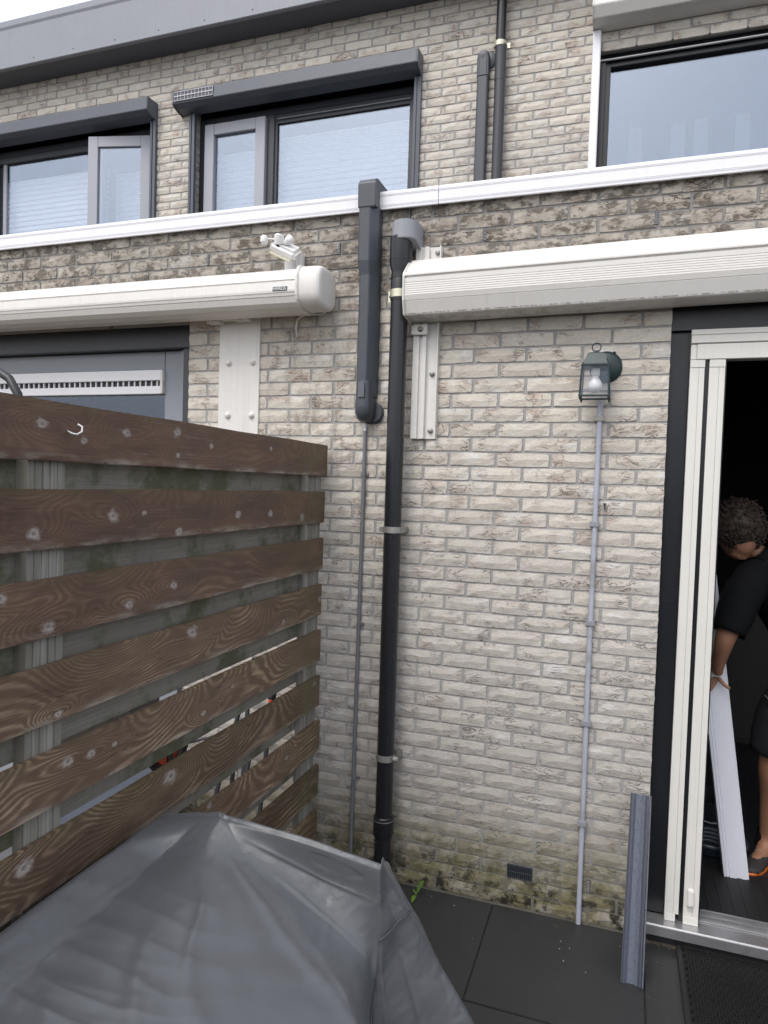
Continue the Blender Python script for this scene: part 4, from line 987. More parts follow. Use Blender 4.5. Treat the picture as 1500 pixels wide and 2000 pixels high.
# weed in the tile joint
wd = thing('weed', 'small bright green seedling growing out of the patio beside the grey cover', 'plant', (-.263, -.075, 0))
def leaf(pts, wid):
    m = MB(); vs = []; fs = []; n = len(pts)
    for i, p in enumerate(pts):
        w_ = wid*math.sin(math.pi*(i+.35)/(n-.1)); vs += [(p[0]-w_, p[1], p[2]), (p[0], p[1]-.002, p[2]-.003), (p[0]+w_, p[1], p[2])]
    for i in range(n-1): fs += [(i*3, i*3+1, i*3+4, i*3+3), (i*3+1, i*3+2, i*3+5, i*3+4)]
    return m.add(vs, fs)
leaf([(-.263, -.085, .010), (-.255, -.082, .030), (-.248, -.078, .048), (-.241, -.075, .062), (-.236, -.072, .070)], .008).build('leaf', M['leaf'], wd, smooth=True)
leaf([(-.264, -.09, .008), (-.266, -.105, .010), (-.267, -.12, .008), (-.266, -.137, .004)], .010).build('leaf', M['leaf'], wd, smooth=True)
leaf([(-.264, -.088, .010), (-.272, -.085, .020), (-.278, -.082, .026)], .006).build('leaf', M['leaf'], wd, smooth=True)
MB().tube([(-.263, -.085, 0), (-.263, -.086, .014)], .0018, 6).build('stem', M['leaf'], wd)

# ------------------------------------------------------------------ fence
fe = thing('fence', 'brown stained timber fence of staggered horizontal boards on grey posts, between the two gardens', 'fence', (-.80, -1.2, 0))
rr = random.Random(11)
for k in range(9):
    zt = 1.957-.2105*k; y1 = (-.028, -.045, -.05, -.055, -.05, -.045, -.03, -.03, -.035)[k]
    L = 2.75+y1; n = 14; vs = []; fs = []
    bow = rr.uniform(-.003, .003)
    for i in range(n+1):
        y = -2.75+L*i/n; e = .0012*math.sin(i*1.7+k)+bow*math.sin(math.pi*i/n)
        top = zt+e; bo = zt-.142+e*.4+rr.uniform(-.0006, .0006)
        vs += [(-.765+e*.6, y, top), (-.765+e*.6, y, bo), (-.7825, y, bo), (-.7825, y, top)]
    for i in range(n):
        a = i*4; b = a+4
        for c in range(4): fs.append((a+c, a+(c+1) % 4, b+(c+1) % 4, b+c))
    fs += [(3, 2, 1, 0), (n*4, n*4+1, n*4+2, n*4+3)]
    MB().add(vs, fs).build('board', M['wood'], fe, bevel=.0025, center=True)
for k in range(9):
    zt = 1.885-.2105*k-(.018 if k in (1, 2) else .008 if k == 3 else 0)
    MB().box(-.8345, -.8165, -2.75, -.045, zt-.142, zt).build('back_board', M['wood_back'], fe, bevel=.002, center=True)
def post(y0, y1):
    prof = []; n = 5; w_ = (y1-y0)/n                          # grooved front face
    for i in range(n):
        a = y0+i*w_
        prof += [(-.783, a+.0015), (-.783, a+w_-.003), (-.787, a+w_-.0015), (-.787, a+w_-.0005)] if i < n-1 else [(-.783, a+.0015), (-.783, a+w_)]
    prof += [(-.816, y1), (-.816, y0)]
    return MB().prism(prof, 'z', -.02, 1.93).build('post', M['wood_post'], fe)
post(-1.700, -1.586); post(-.195, -.055); post(-2.74, -2.63)
hk = thing('hook', 'small white plastic screw hook in the top fence board', 'hook', (-.762, -1.60, 1.89))
MB().tube([(-.763, -1.60, 1.890), (-.750, -1.600, 1.884), (-.742, -1.592, 1.882), (-.738, -1.580, 1.890), (-.742, -1.575, 1.902), (-.750, -1.582, 1.908)], .0022, 8).build('hook_body', M['white_plastic'], hk, smooth=True)

# ------------------------------------------------------------------ grey cover in the foreground
COVER = [
 [(-0.700,-1.303,0.810),(-0.547,-1.310,0.846),(-0.503,-1.310,0.855),(-0.478,-1.310,0.852),(-0.250,-1.300,0.831),(-0.038,-1.280,0.794),(-0.038,-1.260,0.799),(-0.044,-1.220,0.774)],
 [(-0.700,-1.463,0.807),(-0.614,-1.406,0.775),(-0.485,-1.397,0.800),(-0.393,-1.345,0.790),(-0.203,-1.301,0.745),(-0.037,-1.285,0.732),(-0.025,-1.250,0.729),(-0.007,-1.200,0.699)],
 [(-0.700,-1.617,0.807),(-0.607,-1.573,0.765),(-0.394,-1.533,0.765),(-0.251,-1.396,0.720),(-0.142,-1.336,0.670),(-0.035,-1.290,0.661),(-0.001,-1.250,0.653),(0.029,-1.180,0.625)],
 [(-0.700,-1.741,0.802),(-0.603,-1.736,0.760),(-0.367,-1.662,0.735),(-0.155,-1.431,0.660),(-0.079,-1.364,0.610),(-0.036,-1.300,0.573),(0.017,-1.240,0.555),(0.081,-1.160,0.529)],
 [(-0.700,-1.837,0.796),(-0.597,-1.868,0.755),(-0.334,-1.777,0.710),(-0.065,-1.463,0.600),(-0.031,-1.413,0.540),(-0.036,-1.310,0.486),(0.041,-1.240,0.465),(0.140,-1.140,0.425)],
 [(-0.700,-1.944,0.795),(-0.604,-1.980,0.750),(-0.308,-1.866,0.680),(-0.009,-1.486,0.520),(-0.003,-1.422,0.460),(-0.035,-1.320,0.386),(0.066,-1.240,0.355),(0.206,-1.120,0.305)],
 [(-0.700,-2.076,0.793),(-0.606,-2.125,0.740),(-0.294,-1.952,0.620),(0.049,-1.532,0.420),(0.035,-1.491,0.380),(-0.029,-1.330,0.221),(0.093,-1.240,0.184),(0.293,-1.100,0.129)],
]
def make_cover():
    FOLDS = [(3.9, 3.4, 4.35, 7.9, .006), (4.5, 3.0, 4.9, 6.6, .004), (3.6, 4.2, 4.1, 8.4, .0075), (5.3, 3.2, 6.5, 4.9, .003), (5.2, 2.5, 6.7, 3.3, .0025), (7.3, 4.4, 7.5, 7.9, .005), (7.9, 4.4, 8.2, 8.0, .006), (3.3, 6.0, 3.9, 8.6, .006)]
    ROWS = []
    back = [(-.71, -1.20, .05), (-.56, -1.17, .05), (-.50, -1.16, .05), (-.45, -1.16, .05), (-.25, -1.13, .05), (-.03, -1.10, .05), (.02, -1.09, .05), (.05, -1.08, .05)]
    ROWS.append([Vector(p) for p in back])
    ROWS.append([Vector((a[0], a[1]+.035, a[2]-.06)) for a in COVER[0]])
    ROWS += [[Vector(p) for p in r_] for r_ in COVER]
    last = COVER[-1]; ROWS.append([Vector((p[0]+.01, p[1]-.10-.05*(i in (2, 3)), max(.0, p[2]*.45))) for i, p in enumerate(last)])
    ROWS.append([Vector((p[0]+.02, p[1]-.16-.08*(i in (2, 3)), .004)) for i, p in enumerate(last)])
    for r_ in ROWS:                                               # fence side drops to the ground, far side closes behind
        r_.insert(0, Vector((-.745, r_[0].y, .02))); r_.insert(1, Vector((-.738, r_[1].y, r_[1].z-.10 if r_[1].z > .2 else .03)))
        e = r_[-1]; r_.append(Vector((e.x+.01, min(e.y+.05, -1.04), max(e.z-.10, .01)))); r_.append(Vector((e.x-.02, -1.04, .004)))
    nr_, nc = len(ROWS), len(ROWS[0])
    TEN = {3: .12, 5: .10, 7: .06, 2: .15}                        # folds stay sharp there
    def cr(p0, p1, p2, p3, t, ten=.38, ten2=.38):
        m1 = (p2-p0)*ten; m2 = (p3-p1)*ten2; t2, t3 = t*t, t*t*t
        return p1*(2*t3-3*t2+1)+m1*(t3-2*t2+t)+p2*(-2*t3+3*t2)+m2*(t3-t2)
    SR, SC = 24, 26; NR, NC = (nr_-1)*SR, (nc-1)*SC
    def at(L, i): return L[max(0, min(len(L)-1, i))]
    mid = []
    for r_ in ROWS:
        line = []
        for c in range(NC+1):
            i = min(c//SC, nc-2); t = c/SC-i; line.append(cr(at(r_, i-1), r_[i], r_[i+1], at(r_, i+2), t, TEN.get(i, .4), TEN.get(i+1, .4)))
        mid.append(line)
    P = [[None]*(NC+1) for _ in range(NR+1)]
    for c in range(NC+1):
        L = [ln[c] for ln in mid]
        for q in range(NR+1):
            i = min(q//SR, nr_-2); t = q/SR-i; P[q][c] = cr(at(L, i-1), L[i], L[i+1], at(L, i+2), t)
    out = []; fs = []
    for q in range(NR+1):
        for c in range(NC+1):
            a = P[min(q+1, NR)][c]-P[max(q-1, 0)][c]; b = P[q][min(c+1, NC)]-P[q][max(c-1, 0)]; nrm = b.cross(a)
            nrm = nrm.normalized() if nrm.length > 1e-9 else Vector((0, 0, 1))
            if nrm.z < 0 and P[q][c].z > .3: nrm = -nrm
            p = P[q][c]; u = c/SC; v = q/SR; d = 0.0
            # gathers that fan out from the crease (column 3) down to the right
            wgt = max(0.0, min(1.0, (u-3.0)/.25))*max(0.0, 1-(u-3.0)/1.5)*max(0, min(1, (v-2.3)))
            ph = (v*1.75+(u-3)*-.95+.35*mnoise.noise(Vector((u*1.3, v*1.1, 3))))*math.pi
            s_ = 1-abs(math.sin(ph))**.6
            d += .013*wgt*(s_-.6)*(.35+.9*abs(mnoise.noise(Vector((v*1.7, 5, 0)))))
            # long soft folds across the big panel
            w2 = max(0.0, min(1.0, (u-3.4)/.6))*max(0.0, min(1.0, (5.6-u)/.8))
            for (ua, va, ub, vb, am) in FOLDS:                    # a few long taut folds
                du, dv = ub-ua, vb-va; tt = ((u-ua)*du+(v-va)*dv)/(du*du+dv*dv)
                if -.1 < tt < 1.1:
                    dist = (u-ua)*(-dv)+(v-va)*du; dist /= math.hypot(du, dv); e = max(0, min(1, tt*5))*max(0, min(1, (1.1-tt)*3))
                    d += am*e*(math.exp(-abs(dist/.040)**1.3)-.45*math.exp(-((dist-.10)/.09)**2))
            d += .003*w2*mnoise.noise(Vector((u*1.1-v*1.6, v*.35+u*.3, 7)))
            w3 = max(0.0, min(1.0, (u-6.5)/.4))                   # vertical folds of the right skirt
            d += .005*w3*math.sin(u*4.6+mnoise.noise(Vector((u, v*.6, 1)))*2.2)*min(1, max(0, (v-2.2)/1.5))
            d += .0020*mnoise.noise(p*13)+.0009*(1-abs(mnoise.noise(Vector((p.x*30-p.z*12, p.y*13, p.z*20)))*2))
            k1 = mnoise.noise(Vector((p.x*9, p.y*9, p.z*9+4)))
            d -= .0022*max(0, 1-abs(k1)*14)*max(0, mnoise.noise(p*4+Vector((3, 1, 2)))+.05)
            o = p+nrm*d
            o.x = max(o.x, -.760); out.append(tuple(o))
    for q in range(NR):
        for c in range(NC):
            a = q*(NC+1)+c; fs.append((a, a+1, a+NC+2, a+NC+1))
    return out, fs, P, SR, SC
cv, cf, CP, CSR, CSC = make_cover()
co = thing('furniture_cover', 'grey waterproof cover draped over garden furniture against the fence', 'cover', (-.4, -1.6, 0))
m = MB(); m.add(cv, cf); cobj = m.build('cover_sheet', M['tarp'], co, smooth=True)
NCC = (len(CP[0])-1)
def seam_pts(u0, u1, v0, v1, n=26):
    out = []
    for i in range(n+1):
        t = i/n; u = u0+(u1-u0)*t; v = v0+(v1-v0)*t; p = Vector(cv[min(len(cv)-1, int(round(v*CSR))*(NCC+1)+int(round(u*CSC)))]); out.append(p)
    sm = [out[0]]+[(out[i-1]+out[i]*2+out[i+1])/4 for i in range(1, n)]+[out[-1]]
    return [p+Vector((.004, -.004, .003)) for p in sm]
M['seam'] = simple('dark_seam', (0.045, 0.05, 0.06), 0.6)
MB().tube(seam_pts(7.05, 9.0, 4.55, 3.75), .0022, 6).build('seam', M['seam'], co)
MB().tube(seam_pts(6.35, 7.0, 7.2, 5.6), .0022, 6).build('seam', M['seam'], co)

# ------------------------------------------------------------------ neighbour's side
nd = thing('patio_door', "neighbour's grey framed glazed door with a white trickle vent, behind the fence", 'door', (-2.4, .08, .05))
MB().box(-3.25, -1.5355, .012, .099, 2.436, 2.544).build('lintel', M['black_paint'], nd, bevel=.003)
MB().box(-1.592, -1.5355, .03, .099, .02, 2.4355).build('jamb', M['frame_dark'], nd, bevel=.003)
m = MB(); m.box(-1.728, -1.627, .07, .12, .05, 2.4335); m.box(-3.2, -1.7285, .072, .118, 2.338, 2.4335); m.box(-3.2, -1.7285, .072, .118, .05, .18); m.box(-2.98, -2.88, .071, .12, .181, 2.3375)
m.build('leaf_frame', M['grey_frame'], nd, bevel=.004)
MB().box(-1.6265, -1.5925, .055, .11, .03, 2.4335).build('side_frame', M['grey_frame'], nd, bevel=.004)
tv = MB().box(-2.879, -1.7285, .055, .10, 2.285, 2.3375).build('trickle_vent', M['white_trim'], nd, bevel=.002)
MB().box(-2.879, -1.745, .060, .10, 2.216, 2.256).build('vent_sill', M['white_trim'], tv, bevel=.002)
MB().box(-2.879, -1.745, .075, .10, 2.2565, 2.2845).build('vent_core', M['dark2'], tv)
m = MB()
for i in range(32): x = -2.87+i*.0353; m.box(x, x+.006, .066, .0745, 2.2565, 2.2845)
m.build('vent_fins', M['white_trim'], tv)
MB().box(-1.7445, -1.7288, .050, .10, 2.216, 2.3370).build('vent_end', M['ivory'], tv, bevel=.002)
MB().box(-2.879, -1.7288, .088, .094, .181, 2.2155).build('pane', M['glass_lower'], nd)
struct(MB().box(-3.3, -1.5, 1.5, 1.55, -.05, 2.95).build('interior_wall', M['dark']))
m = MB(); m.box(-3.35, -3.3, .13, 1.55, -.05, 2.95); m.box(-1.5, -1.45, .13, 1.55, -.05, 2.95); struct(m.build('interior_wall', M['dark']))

npat = bpy.data.objects.new('gravel_path', None); col.objects.link(npat); npat.location = (-2, -1, 0); struct(npat, 'ochre exposed aggregate slabs on the neighbour side')
for i in range(5):
    for j in range(7):
        MB().box(-1.5-.6*i-.594, -1.5-.6*i, -.012-.5*j-.494, -.012-.5*j, -.05, -.002).build('slab', M['gravel'], npat, bevel=.003)
MB().box(-1.494, -.905, -5, -.012, -.055, -.012).build('border_bed', M['gravel'], npat)
# grey storage box with ribbed lid boards
sb = thing('storage_box', 'light grey plastic garden storage box with horizontal ribs seen through the fence gaps', 'storage box', (-1.75, -.45, 0))
MB().box(-1.96, -1.50, -.82, -.10, .0, .40).build('box_body', simple('grey_box_plastic', (0.15, 0.16, 0.18), 0.45), sb, bevel=.01)
for i in range(5): MB().box(-1.499, -1.484, -.80+i*.0, -.12, .02+i*.076, .083+i*.076).build('rib', simple('grey_rib', (0.17, 0.18, 0.21), 0.45), sb, bevel=.004)
for i in range(4): MB().box(-1.97+i*.124, -1.853+i*.124, -.83, -.09, .401, .422).build('lid_board', M['anthracite'], sb, bevel=.005)
# hose reel
hr = thing('hose_reel', 'red and black hose reel on the ground behind the fence', 'hose reel', (-1.40, -.25, .3))
rp = [(-1.43+.02*math.cos(a), -.26+.10*math.cos(a), .545+.10*math.sin(a)) for a in [2*math.pi*i/24 for i in range(25)]]
MB().tube(rp, .022, 10).build('hose_ring', M['rubber'], hr, smooth=True)
MB().lathe([(.085, -.012), (.088, 0), (.085, .012)], (-1.43, -.26, .545), 'x', 24).build('reel_disc', M['red'], hr, smooth='auto')
MB().box(-1.45, -1.41, -.28, -.24, .42, .54).build('reel_stand', M['dark2'], hr)
# black folding frame (drying rack legs) and hand tool against the wall
fr = thing('folding_frame', 'black metal folding frame leaning on the wall behind the fence', 'frame', (-1.1, -.15, 0))
for a, b in (((-1.25, -.30, .0), (-1.10, -.06, .95)), ((-1.03, -.30, .0), (-1.12, -.06, .90)), ((-1.20, -.12, .0), (-1.17, -.08, .62)), ((-1.08, -.34, .0), (-1.05, -.08, .72))):
    MB().tube([a, b], .011, 8).build('leg', M['frame_dark'], fr, smooth='auto')
MB().tube([(-1.42, -.16, .52), (-1.02, -.12, .66)], .006, 8).build('cross_bar', M['frame_dark'], fr, smooth='auto')
tl = thing('broom_handle', 'black tool handle with a red band standing behind the fence near the wall', 'tool', (-.97, -.12, 0))
MB().tube([(-1.0, -.2, 0), (-.965, -.13, .80)], .011, 8).build('shaft', M['frame_dark'], tl, smooth='auto')
MB().tube([(-.968, -.135, .775), (-.966, -.133, .79)], .0145, 10).build('band', M['red'], tl)
MB().tube([(-.966, -.13, .79), (-.955, -.12, .90)], .019, 10).build('grip', M['rubber'], tl, smooth='auto')
# bent dark arm above the fence at the left edge
ba = thing('parasol_arm', 'curved black tubular arm sticking up behind the fence at the left edge', 'parasol', (-1.55, -1.0, 0))
MB().tube([(-2.05, -1.0, 2.14), (-1.90, -1.0, 2.175), (-1.75, -1.0, 2.178), (-1.66, -1.0, 2.158), (-1.60, -1.0, 2.125), (-1.56, -1.0, 2.07), (-1.54, -1.0, 1.98), (-1.535, -1.0, 1.6), (-1.53, -1.0, 0.0)], .0155, 12).build('arm_tube', M['dark2'], ba, smooth='auto')
MB().tube([(-1.53, -1.0, 0.0), (-1.53, -1.0, .05)], .16, 20).build('foot', M['dark2'], ba, smooth='auto')

# ------------------------------------------------------------------ hedge at the end of the garden (seen in the reflections)
he = MB(); rr = random.Random(3)
for i in range(9000):
    x = rr.uniform(-9, 8); z = rr.uniform(.05, 1.0)**.8*(2.3+.5*math.sin(x*1.3)+.3*math.sin(x*3.1)); y = -9.5+rr.uniform(-.6, .6)
    s_ = rr.uniform(.05, .11); mt = Matrix.Rotation(rr.uniform(0, 6.3), 3, 'Z') @ Matrix.Rotation(rr.uniform(-1.2, 1.2), 3, 'X')
    q = [mt @ Vector(v) for v in ((-s_, 0, -s_*.5), (s_, 0, -s_*.5), (s_*.7, 0, s_*.6), (-s_*.7, 0, s_*.6))]
    he.add([v+Vector((x, y, z)) for v in q], [(0, 1, 2, 3)])
o = he.build('hedge', M['hedge']); tag(o, 'tall dark green hedge across the far end of the gardens', 'hedge', kind='stuff')

# ------------------------------------------------------------------ person
def skin_mesh(name, verts, edges, radii, mat, parent, root=0, levels=2, relax=True):
    """skinned skeleton, applied to a plain mesh"""
    me = bpy.data.meshes.new(name); ro = parent.location if parent else Vector((0, 0, 0))
    me.from_pydata([tuple(Vector(v)-ro) for v in verts], edges, [])
    ob = bpy.data.objects.new(name, me); col.objects.link(ob)
    sk = ob.modifiers.new('skin', 'SKIN')
    if not me.skin_vertices: 
        bm = bmesh.new(); bm.from_mesh(me); bm.verts.layers.skin.verify(); bm.to_mesh(me); bm.free()
    for i, r_ in enumerate(radii):
        sv = me.skin_vertices[0].data[i]; sv.radius = r_ if isinstance(r_, tuple) else (r_, r_); sv.use_root = (i == root)
    sk.use_smooth_shade = True; sk.branch_smoothing = .6
    ss = ob.modifiers.new('sub', 'SUBSURF'); ss.levels = levels; ss.render_levels = levels
    bpy.context.view_layer.update()
    dg = bpy.context.evaluated_depsgraph_get(); nm = bpy.data.meshes.new_from_object(ob.evaluated_get(dg))
    bpy.data.objects.remove(ob); nm.materials.clear(); nm.materials.append(mat)
    for p in nm.polygons: p.use_smooth = True
    nm.name = name; o = bpy.data.objects.new(name, nm); col.objects.link(o); o.parent = parent; return o
pe = thing('person', 'person in black t-shirt and denim shorts bending in the doorway holding a white profile', 'person', (1.33, .80, .032))
J = dict(pel=(1.42, .80, .97), sp=(1.36, .74, 1.12), ch=(1.24, .66, 1.32), nb=(1.125, .60, 1.475), nk=(1.085, .57, 1.535), hd=(1.02, .53, 1.60),
         shL=(1.055, .45, 1.41), elL=(.960, .375, 1.165), wrL=(.945, .455, 1.015), shR=(1.24, .82, 1.42), elR=(1.08, .95, 1.22), wrR=(.95, .80, 1.12),
         hL=(1.31, .69, .93), knL=(1.215, .66, .53), anL=(1.245, .80, .13), hR=(1.50, .88, .93), knR=(1.50, .82, .52), anR=(1.62, .95, .13))
order = ['pel', 'sp', 'ch', 'nb', 'nk', 'hd', 'shL', 'elL', 'wrL', 'shR', 'elR', 'wrR', 'hL', 'knL', 'anL', 'hR', 'knR', 'anR']
ix = {k: i for i, k in enumerate(order)}
E_ = [('pel', 'sp'), ('sp', 'ch'), ('ch', 'nb'), ('nb', 'nk'), ('nk', 'hd'), ('nb', 'shL'), ('shL', 'elL'), ('elL', 'wrL'), ('nb', 'shR'), ('shR', 'elR'), ('elR', 'wrR'), ('pel', 'hL'), ('hL', 'knL'), ('knL', 'anL'), ('pel', 'hR'), ('hR', 'knR'), ('knR', 'anR')]
rad = dict(pel=.14, sp=.125, ch=.145, nb=.095, nk=.055, hd=.05, shL=.070, elL=.045, wrL=.027, shR=.062, elR=.043, wrR=.027, hL=.09, knL=.055, anL=.036, hR=.09, knR=.055, anR=.036)
verts = [J[k] for k in order]; radii = [rad[k] for k in order]; edges = [(ix[a], ix[b]) for a, b in E_]
# calves and feet
def add_v(p, r_, frm): verts.append(p); radii.append(r_); edges.append((frm, len(verts)-1)); return len(verts)-1
def split(a, b, p, r_):
    e = (ix[a], ix[b]); edges.remove(e); verts.append(p); radii.append(r_); k = len(verts)-1; edges.append((e[0], k)); edges.append((k, e[1])); return k
split('knL', 'anL', (1.245, .735, .38), .056); split('knR', 'anR', (1.55, .88, .38), .056)
split('hL', 'knL', (1.245, .665, .74), .082); split('hR', 'knR', (1.50, .85, .74), .080)
t1 = add_v((1.225, .76, .075), .036, ix['anL']); add_v((1.165, .66, .060), .026, t1)
t2 = add_v((1.60, .91, .075), .036, ix['anR']); add_v((1.54, .81, .060), .026, t2)
# palms
pL = add_v((.950, .478, .975), (.030, .018), ix['wrL']); pR = add_v((.92, .76, 1.08), (.03, .018), ix['wrR'])
body = skin_mesh('body', verts, edges, radii, M['skin'], pe, root=0)
def fingers(base, dirs, r0=.0092):
    for chain in dirs:
        vs = [base]+chain; skin_mesh('finger', vs, [(i, i+1) for i in range(len(vs)-1)], [r0*1.05]+[r0*(1-.12*i) for i in range(len(chain))], M['skin'], pe, levels=1)
fingers((.955, .485, .965), [[(.968, .462, .950), (.985, .455, .935), (1.003, .458, .925)],
    [(.925, .490, .945), (.905, .505, .925), (.905, .530, .915)], [(.922, .486, .930), (.900, .502, .908), (.902, .530, .900)],
    [(.922, .482, .918), (.902, .498, .893), (.904, .526, .886)], [(.925, .478, .908), (.908, .490, .880), (.908, .515, .874)]])
fingers((.92, .76, 1.07), [[(.90, .73, 1.05), (.885, .71, 1.03)], [(.90, .77, 1.03), (.885, .775, 1.00)], [(.905, .785, 1.03), (.89, .79, .995)], [(.91, .80, 1.03), (.895, .805, 1.00)], [(.915, .81, 1.035), (.905, .815, 1.01)]])
# head
HC = Vector((1.005, .525, 1.615)); hm = Matrix.Rotation(R(-152), 3, 'Z') @ Matrix.Rotation(R(40), 3, 'X')     # face looks down to the left
def ico(c, r_, sub, name, mat, fn=None, parent=pe):
    bm = bmesh.new(); bmesh.ops.create_icosphere(bm, subdivisions=sub, radius=1.0)
    for v in bm.verts:
        p = v.co.copy(); p = fn(p) if fn else p*r_; v.co = Vector(c)+p-parent.location
    me = bpy.data.meshes.new(name); bm.to_mesh(me); bm.free()
    for p in me.polygons: p.use_smooth = True
    me.materials.append(mat); o = bpy.data.objects.new(name, me); col.objects.link(o); o.parent = parent; return o
def headf(p):
    q = Vector((p.x*.074, p.y*.095, p.z*.115))
    if p.y < 0: q.x *= 1-.12*max(0, -p.z); q.y *= 1-.10*max(0, p.z)
    q.z -= .012 if p.z < -.3 and p.y < -.2 else 0
    n = max(0, 1-((p.x)**2*30+(p.z+.05)**2*14)) if p.y < 0 else 0
    q.y -= .022*n
    for s_ in (-1, 1):
        e = max(0, 1-((p.x-s_*.38)**2*40+(p.z-.12)**2*60)) if p.y < 0 else 0; q.y += .008*e
    l = max(0, 1-(p.x**2*10+(p.z+.52)**2*160)) if p.y < 0 else 0; q.y -= .006*l
    return hm @ q
hd_ = ico(HC, 1, 4, 'head', M['skin'], headf)
for s_ in (-1, 1): ico(HC+hm @ Vector((s_*.076, .005, -.005)), 1, 2, 'ear', M['skin'], lambda p: hm @ Vector((p.x*.010, p.y*.020, p.z*.032)))
for s_ in (-1, 1): ico(HC+hm @ Vector((s_*.030, -.083, .012)), 1, 2, 'eye', M['white_plastic'], lambda p: p*.011)
def hairf(p):
    k = 1.0+.06*mnoise.noise(p*3)+.055*mnoise.noise(p*8)
    q = Vector((p.x*.108, p.y*.118+.018, p.z*.112+.030))*k
    if p.y < -.35 and p.z < .45: q *= .72
    if p.z < -.35 and p.y > -.35: q += Vector((0, .004, -.012))
    return hm @ q
hb = ico(HC, 1, 4, 'hair', M['hair'], hairf)
cl_ = MB(); rr = random.Random(9)
for i in range(800):
    p = Vector((rr.gauss(0, 1), rr.gauss(0, 1), rr.gauss(0, 1))).normalized()
    if (p.y < -.35 and p.z < .4) or p.z < -.9: continue
    c = HC+hairf(p)*rr.uniform(.97, 1.06); a = p.orthogonal().normalized(); b = p.cross(a); r0 = rr.uniform(.004, .009); n_ = 9; ph = rr.uniform(0, 6)
    pts = [c+(hm @ (a*math.cos(ph+t*.9)+b*math.sin(ph+t*.9)))*r0+(hm @ p)*(.0022*t-.006) for t in range(n_)]
    cl_.tube(pts, .0026, 4, caps=False)
o = cl_.build('hair_curls', M['hair'], pe, smooth=True); o['kind'] = 'stuff'
# t-shirt and shorts: shells grown off the body where its nearest bone is torso, upper arm, hip or thigh
def seg_d(p, a, b):
    ab = b-a; t = max(0, min(1, (p-a).dot(ab)/ab.length_squared)); return (p-(a+ab*t)).length, t
BN = {'torso': [('pel', 'sp'), ('sp', 'ch'), ('ch', 'nb')], 'shoulder': [('nb', 'shL'), ('nb', 'shR')], 'neck': [('nb', 'nk'), ('nk', 'hd')],
      'uarm': [('shL', 'elL'), ('shR', 'elR')], 'farm': [('elL', 'wrL'), ('elR', 'wrR')], 'hip': [('pel', 'hL'), ('pel', 'hR')], 'thigh': [('hL', 'knL'), ('hR', 'knR')], 'shin': [('knL', 'anL'), ('knR', 'anR')]}
def region(p):
    best = None
    for nm, L in BN.items():
        for a, b in L:
            va, vb = Vector(J[a]), Vector(J[b]); d, t = seg_d(p, va, vb); d -= (rad[a]*(1-t)+rad[b]*t)
            if best is None or d < best[0]: best = (d, nm, t)
    return best[1], best[2]
bme = body.data; rel = pe.location
reg = [region(v.co+rel) for v in bme.vertices]
def shell(name, mat, ok, off, fold):
    keep = [ok(r_) for r_ in reg]; mp = {}; vs = []; fs = []
    for p in bme.polygons:
        if all(keep[i] for i in p.vertices):
            f = []
            for i in p.vertices:
                if i not in mp:
                    v = bme.vertices[i]; w_ = v.co+rel; d = off(reg[i])+fold*mnoise.noise(Vector((w_.x*9, w_.y*9, w_.z*5)))+fold*.5*mnoise.noise(w_*22)
                    mp[i] = len(vs); vs.append(w_+v.normal*d)
                f.append(mp[i])
            fs.append(tuple(f))
    m = MB(); m.add(vs, fs); o = m.build(name, mat, pe, smooth=True)
    md = o.modifiers.new('cloth', 'SOLIDIFY'); md.thickness = .004; md.offset = -1; return o
shell('t_shirt', M['shirt'], lambda r_: r_[0] in ('torso', 'shoulder') or (r_[0] == 'hip' and r_[1] < .6) or (r_[0] == 'uarm' and r_[1] < .93) or (r_[0] == 'neck' and r_[1] < .12), lambda r_: .030 if r_[0] == 'hip' else .016+(.014*(1-r_[1]/.5) if r_[0] == 'torso' and r_[1] < .5 else 0) if r_[0] != 'uarm' else .018+.016*r_[1], .009)
shell('shorts', M['denim'], lambda r_: r_[0] == 'hip' or (r_[0] == 'thigh' and r_[1] < .86) or (r_[0] == 'torso' and r_[1] < .3), lambda r_: .018 if r_[0] != 'thigh' else .02+.022*r_[1], .007)
MB().obox((1.185, .615, .80), .008, .085, .12, Matrix.Rotation(R(25), 3, 'Z')).build('cargo_pocket', M['denim'], pe, bevel=.004)
m = MB()
for z in (.735, .865): m.tube([(1.205, .560, z), (1.180, .600, z), (1.176, .655, z)], .0012, 5)
m.tube([(1.20, .56, .735), (1.20, .56, .865)], .0012, 5)
m.build('pocket_stitching', M['pale'], pe)
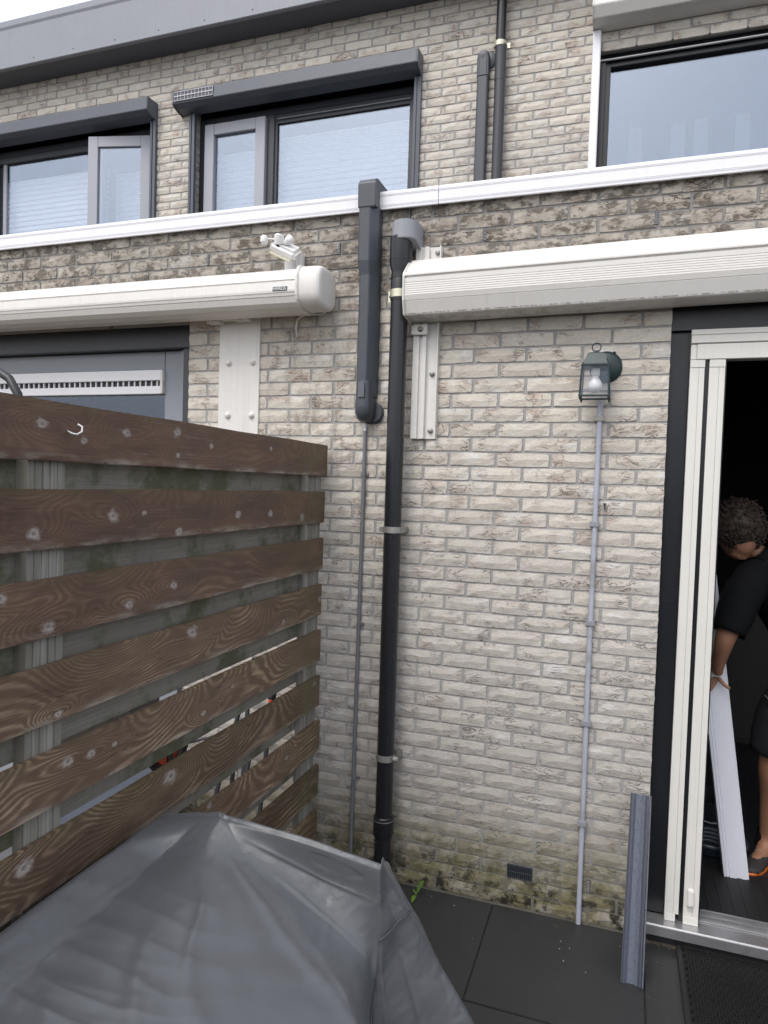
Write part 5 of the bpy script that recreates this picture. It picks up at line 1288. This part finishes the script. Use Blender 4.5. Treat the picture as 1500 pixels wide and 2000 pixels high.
# shoes with socks
for (hx, hy), (tx, ty), nm in (((1.255, .83), (1.15, .62), 0), ((1.63, .98), (1.53, .77), 1)):
    d = Vector((tx-hx, ty-hy, 0)).normalized(); s_ = Vector((-d.y, d.x, 0)); vs = []; fs = []; N = 12
    secs = [(0, .032, .075), (.03, .038, .095), (.09, .040, .088), (.15, .044, .062), (.20, .046, .048), (.245, .038, .038), (.265, .020, .028)]
    for t, w_, h_ in secs:
        for k in range(N):
            a = 2*math.pi*k/N; z = .050+max(-.014, math.sin(a)*h_*.62) if math.sin(a) > 0 else .050+math.sin(a)*.014
            vs.append(Vector((hx, hy, 0))+d*t+s_*math.cos(a)*w_+Vector((0, 0, z)))
    for i in range(len(secs)-1):
        for k in range(N): fs.append((i*N+k, i*N+(k+1) % N, (i+1)*N+(k+1) % N, (i+1)*N+k))
    fs += [tuple(range(N)), tuple((len(secs)-1)*N+k for k in range(N))[::-1]]
    so = MB().add(vs, fs).build('shoe', M['shoe'], pe, smooth=True)
    vs = []; fs = []
    for z, kx in ((.031, 1.0), (.046, 1.06), (.052, 1.02)):
        for k in range(20):
            a = 2*math.pi*k/20; L = .135; vs.append(Vector((hx, hy, 0))+d*(L+math.cos(a)*(L+.004)*kx)+s_*math.sin(a)*.045*kx*(1+.12*math.cos(a))+Vector((0, 0, z)))
    for i in range(2):
        for k in range(20): fs.append((i*20+k, i*20+(k+1) % 20, (i+1)*20+(k+1) % 20, (i+1)*20+k))
    fs.append(tuple(range(20))[::-1]); MB().add(vs, fs).build('sole', M['orange'], so, smooth='auto')
    m = MB()
    for t in (.09, .115, .14): c = Vector((hx, hy, 0))+d*t; z = .050+.088*.62*(1-(t-.09)*5.2); m.tube([c+s_*.022+Vector((0, 0, z-.006)), c+Vector((0, 0, z+.004)), c-s_*.022+Vector((0, 0, z-.006))], .0022, 5)
    m.build('laces', M['pale'], so)
    MB().tube([(hx-.012+d.x*.02, hy+d.y*.02-.01, .085), (hx-.010, hy-.02, .165)], .043, 14, caps=False).build('sock', M['shirt'], pe, smooth='auto')
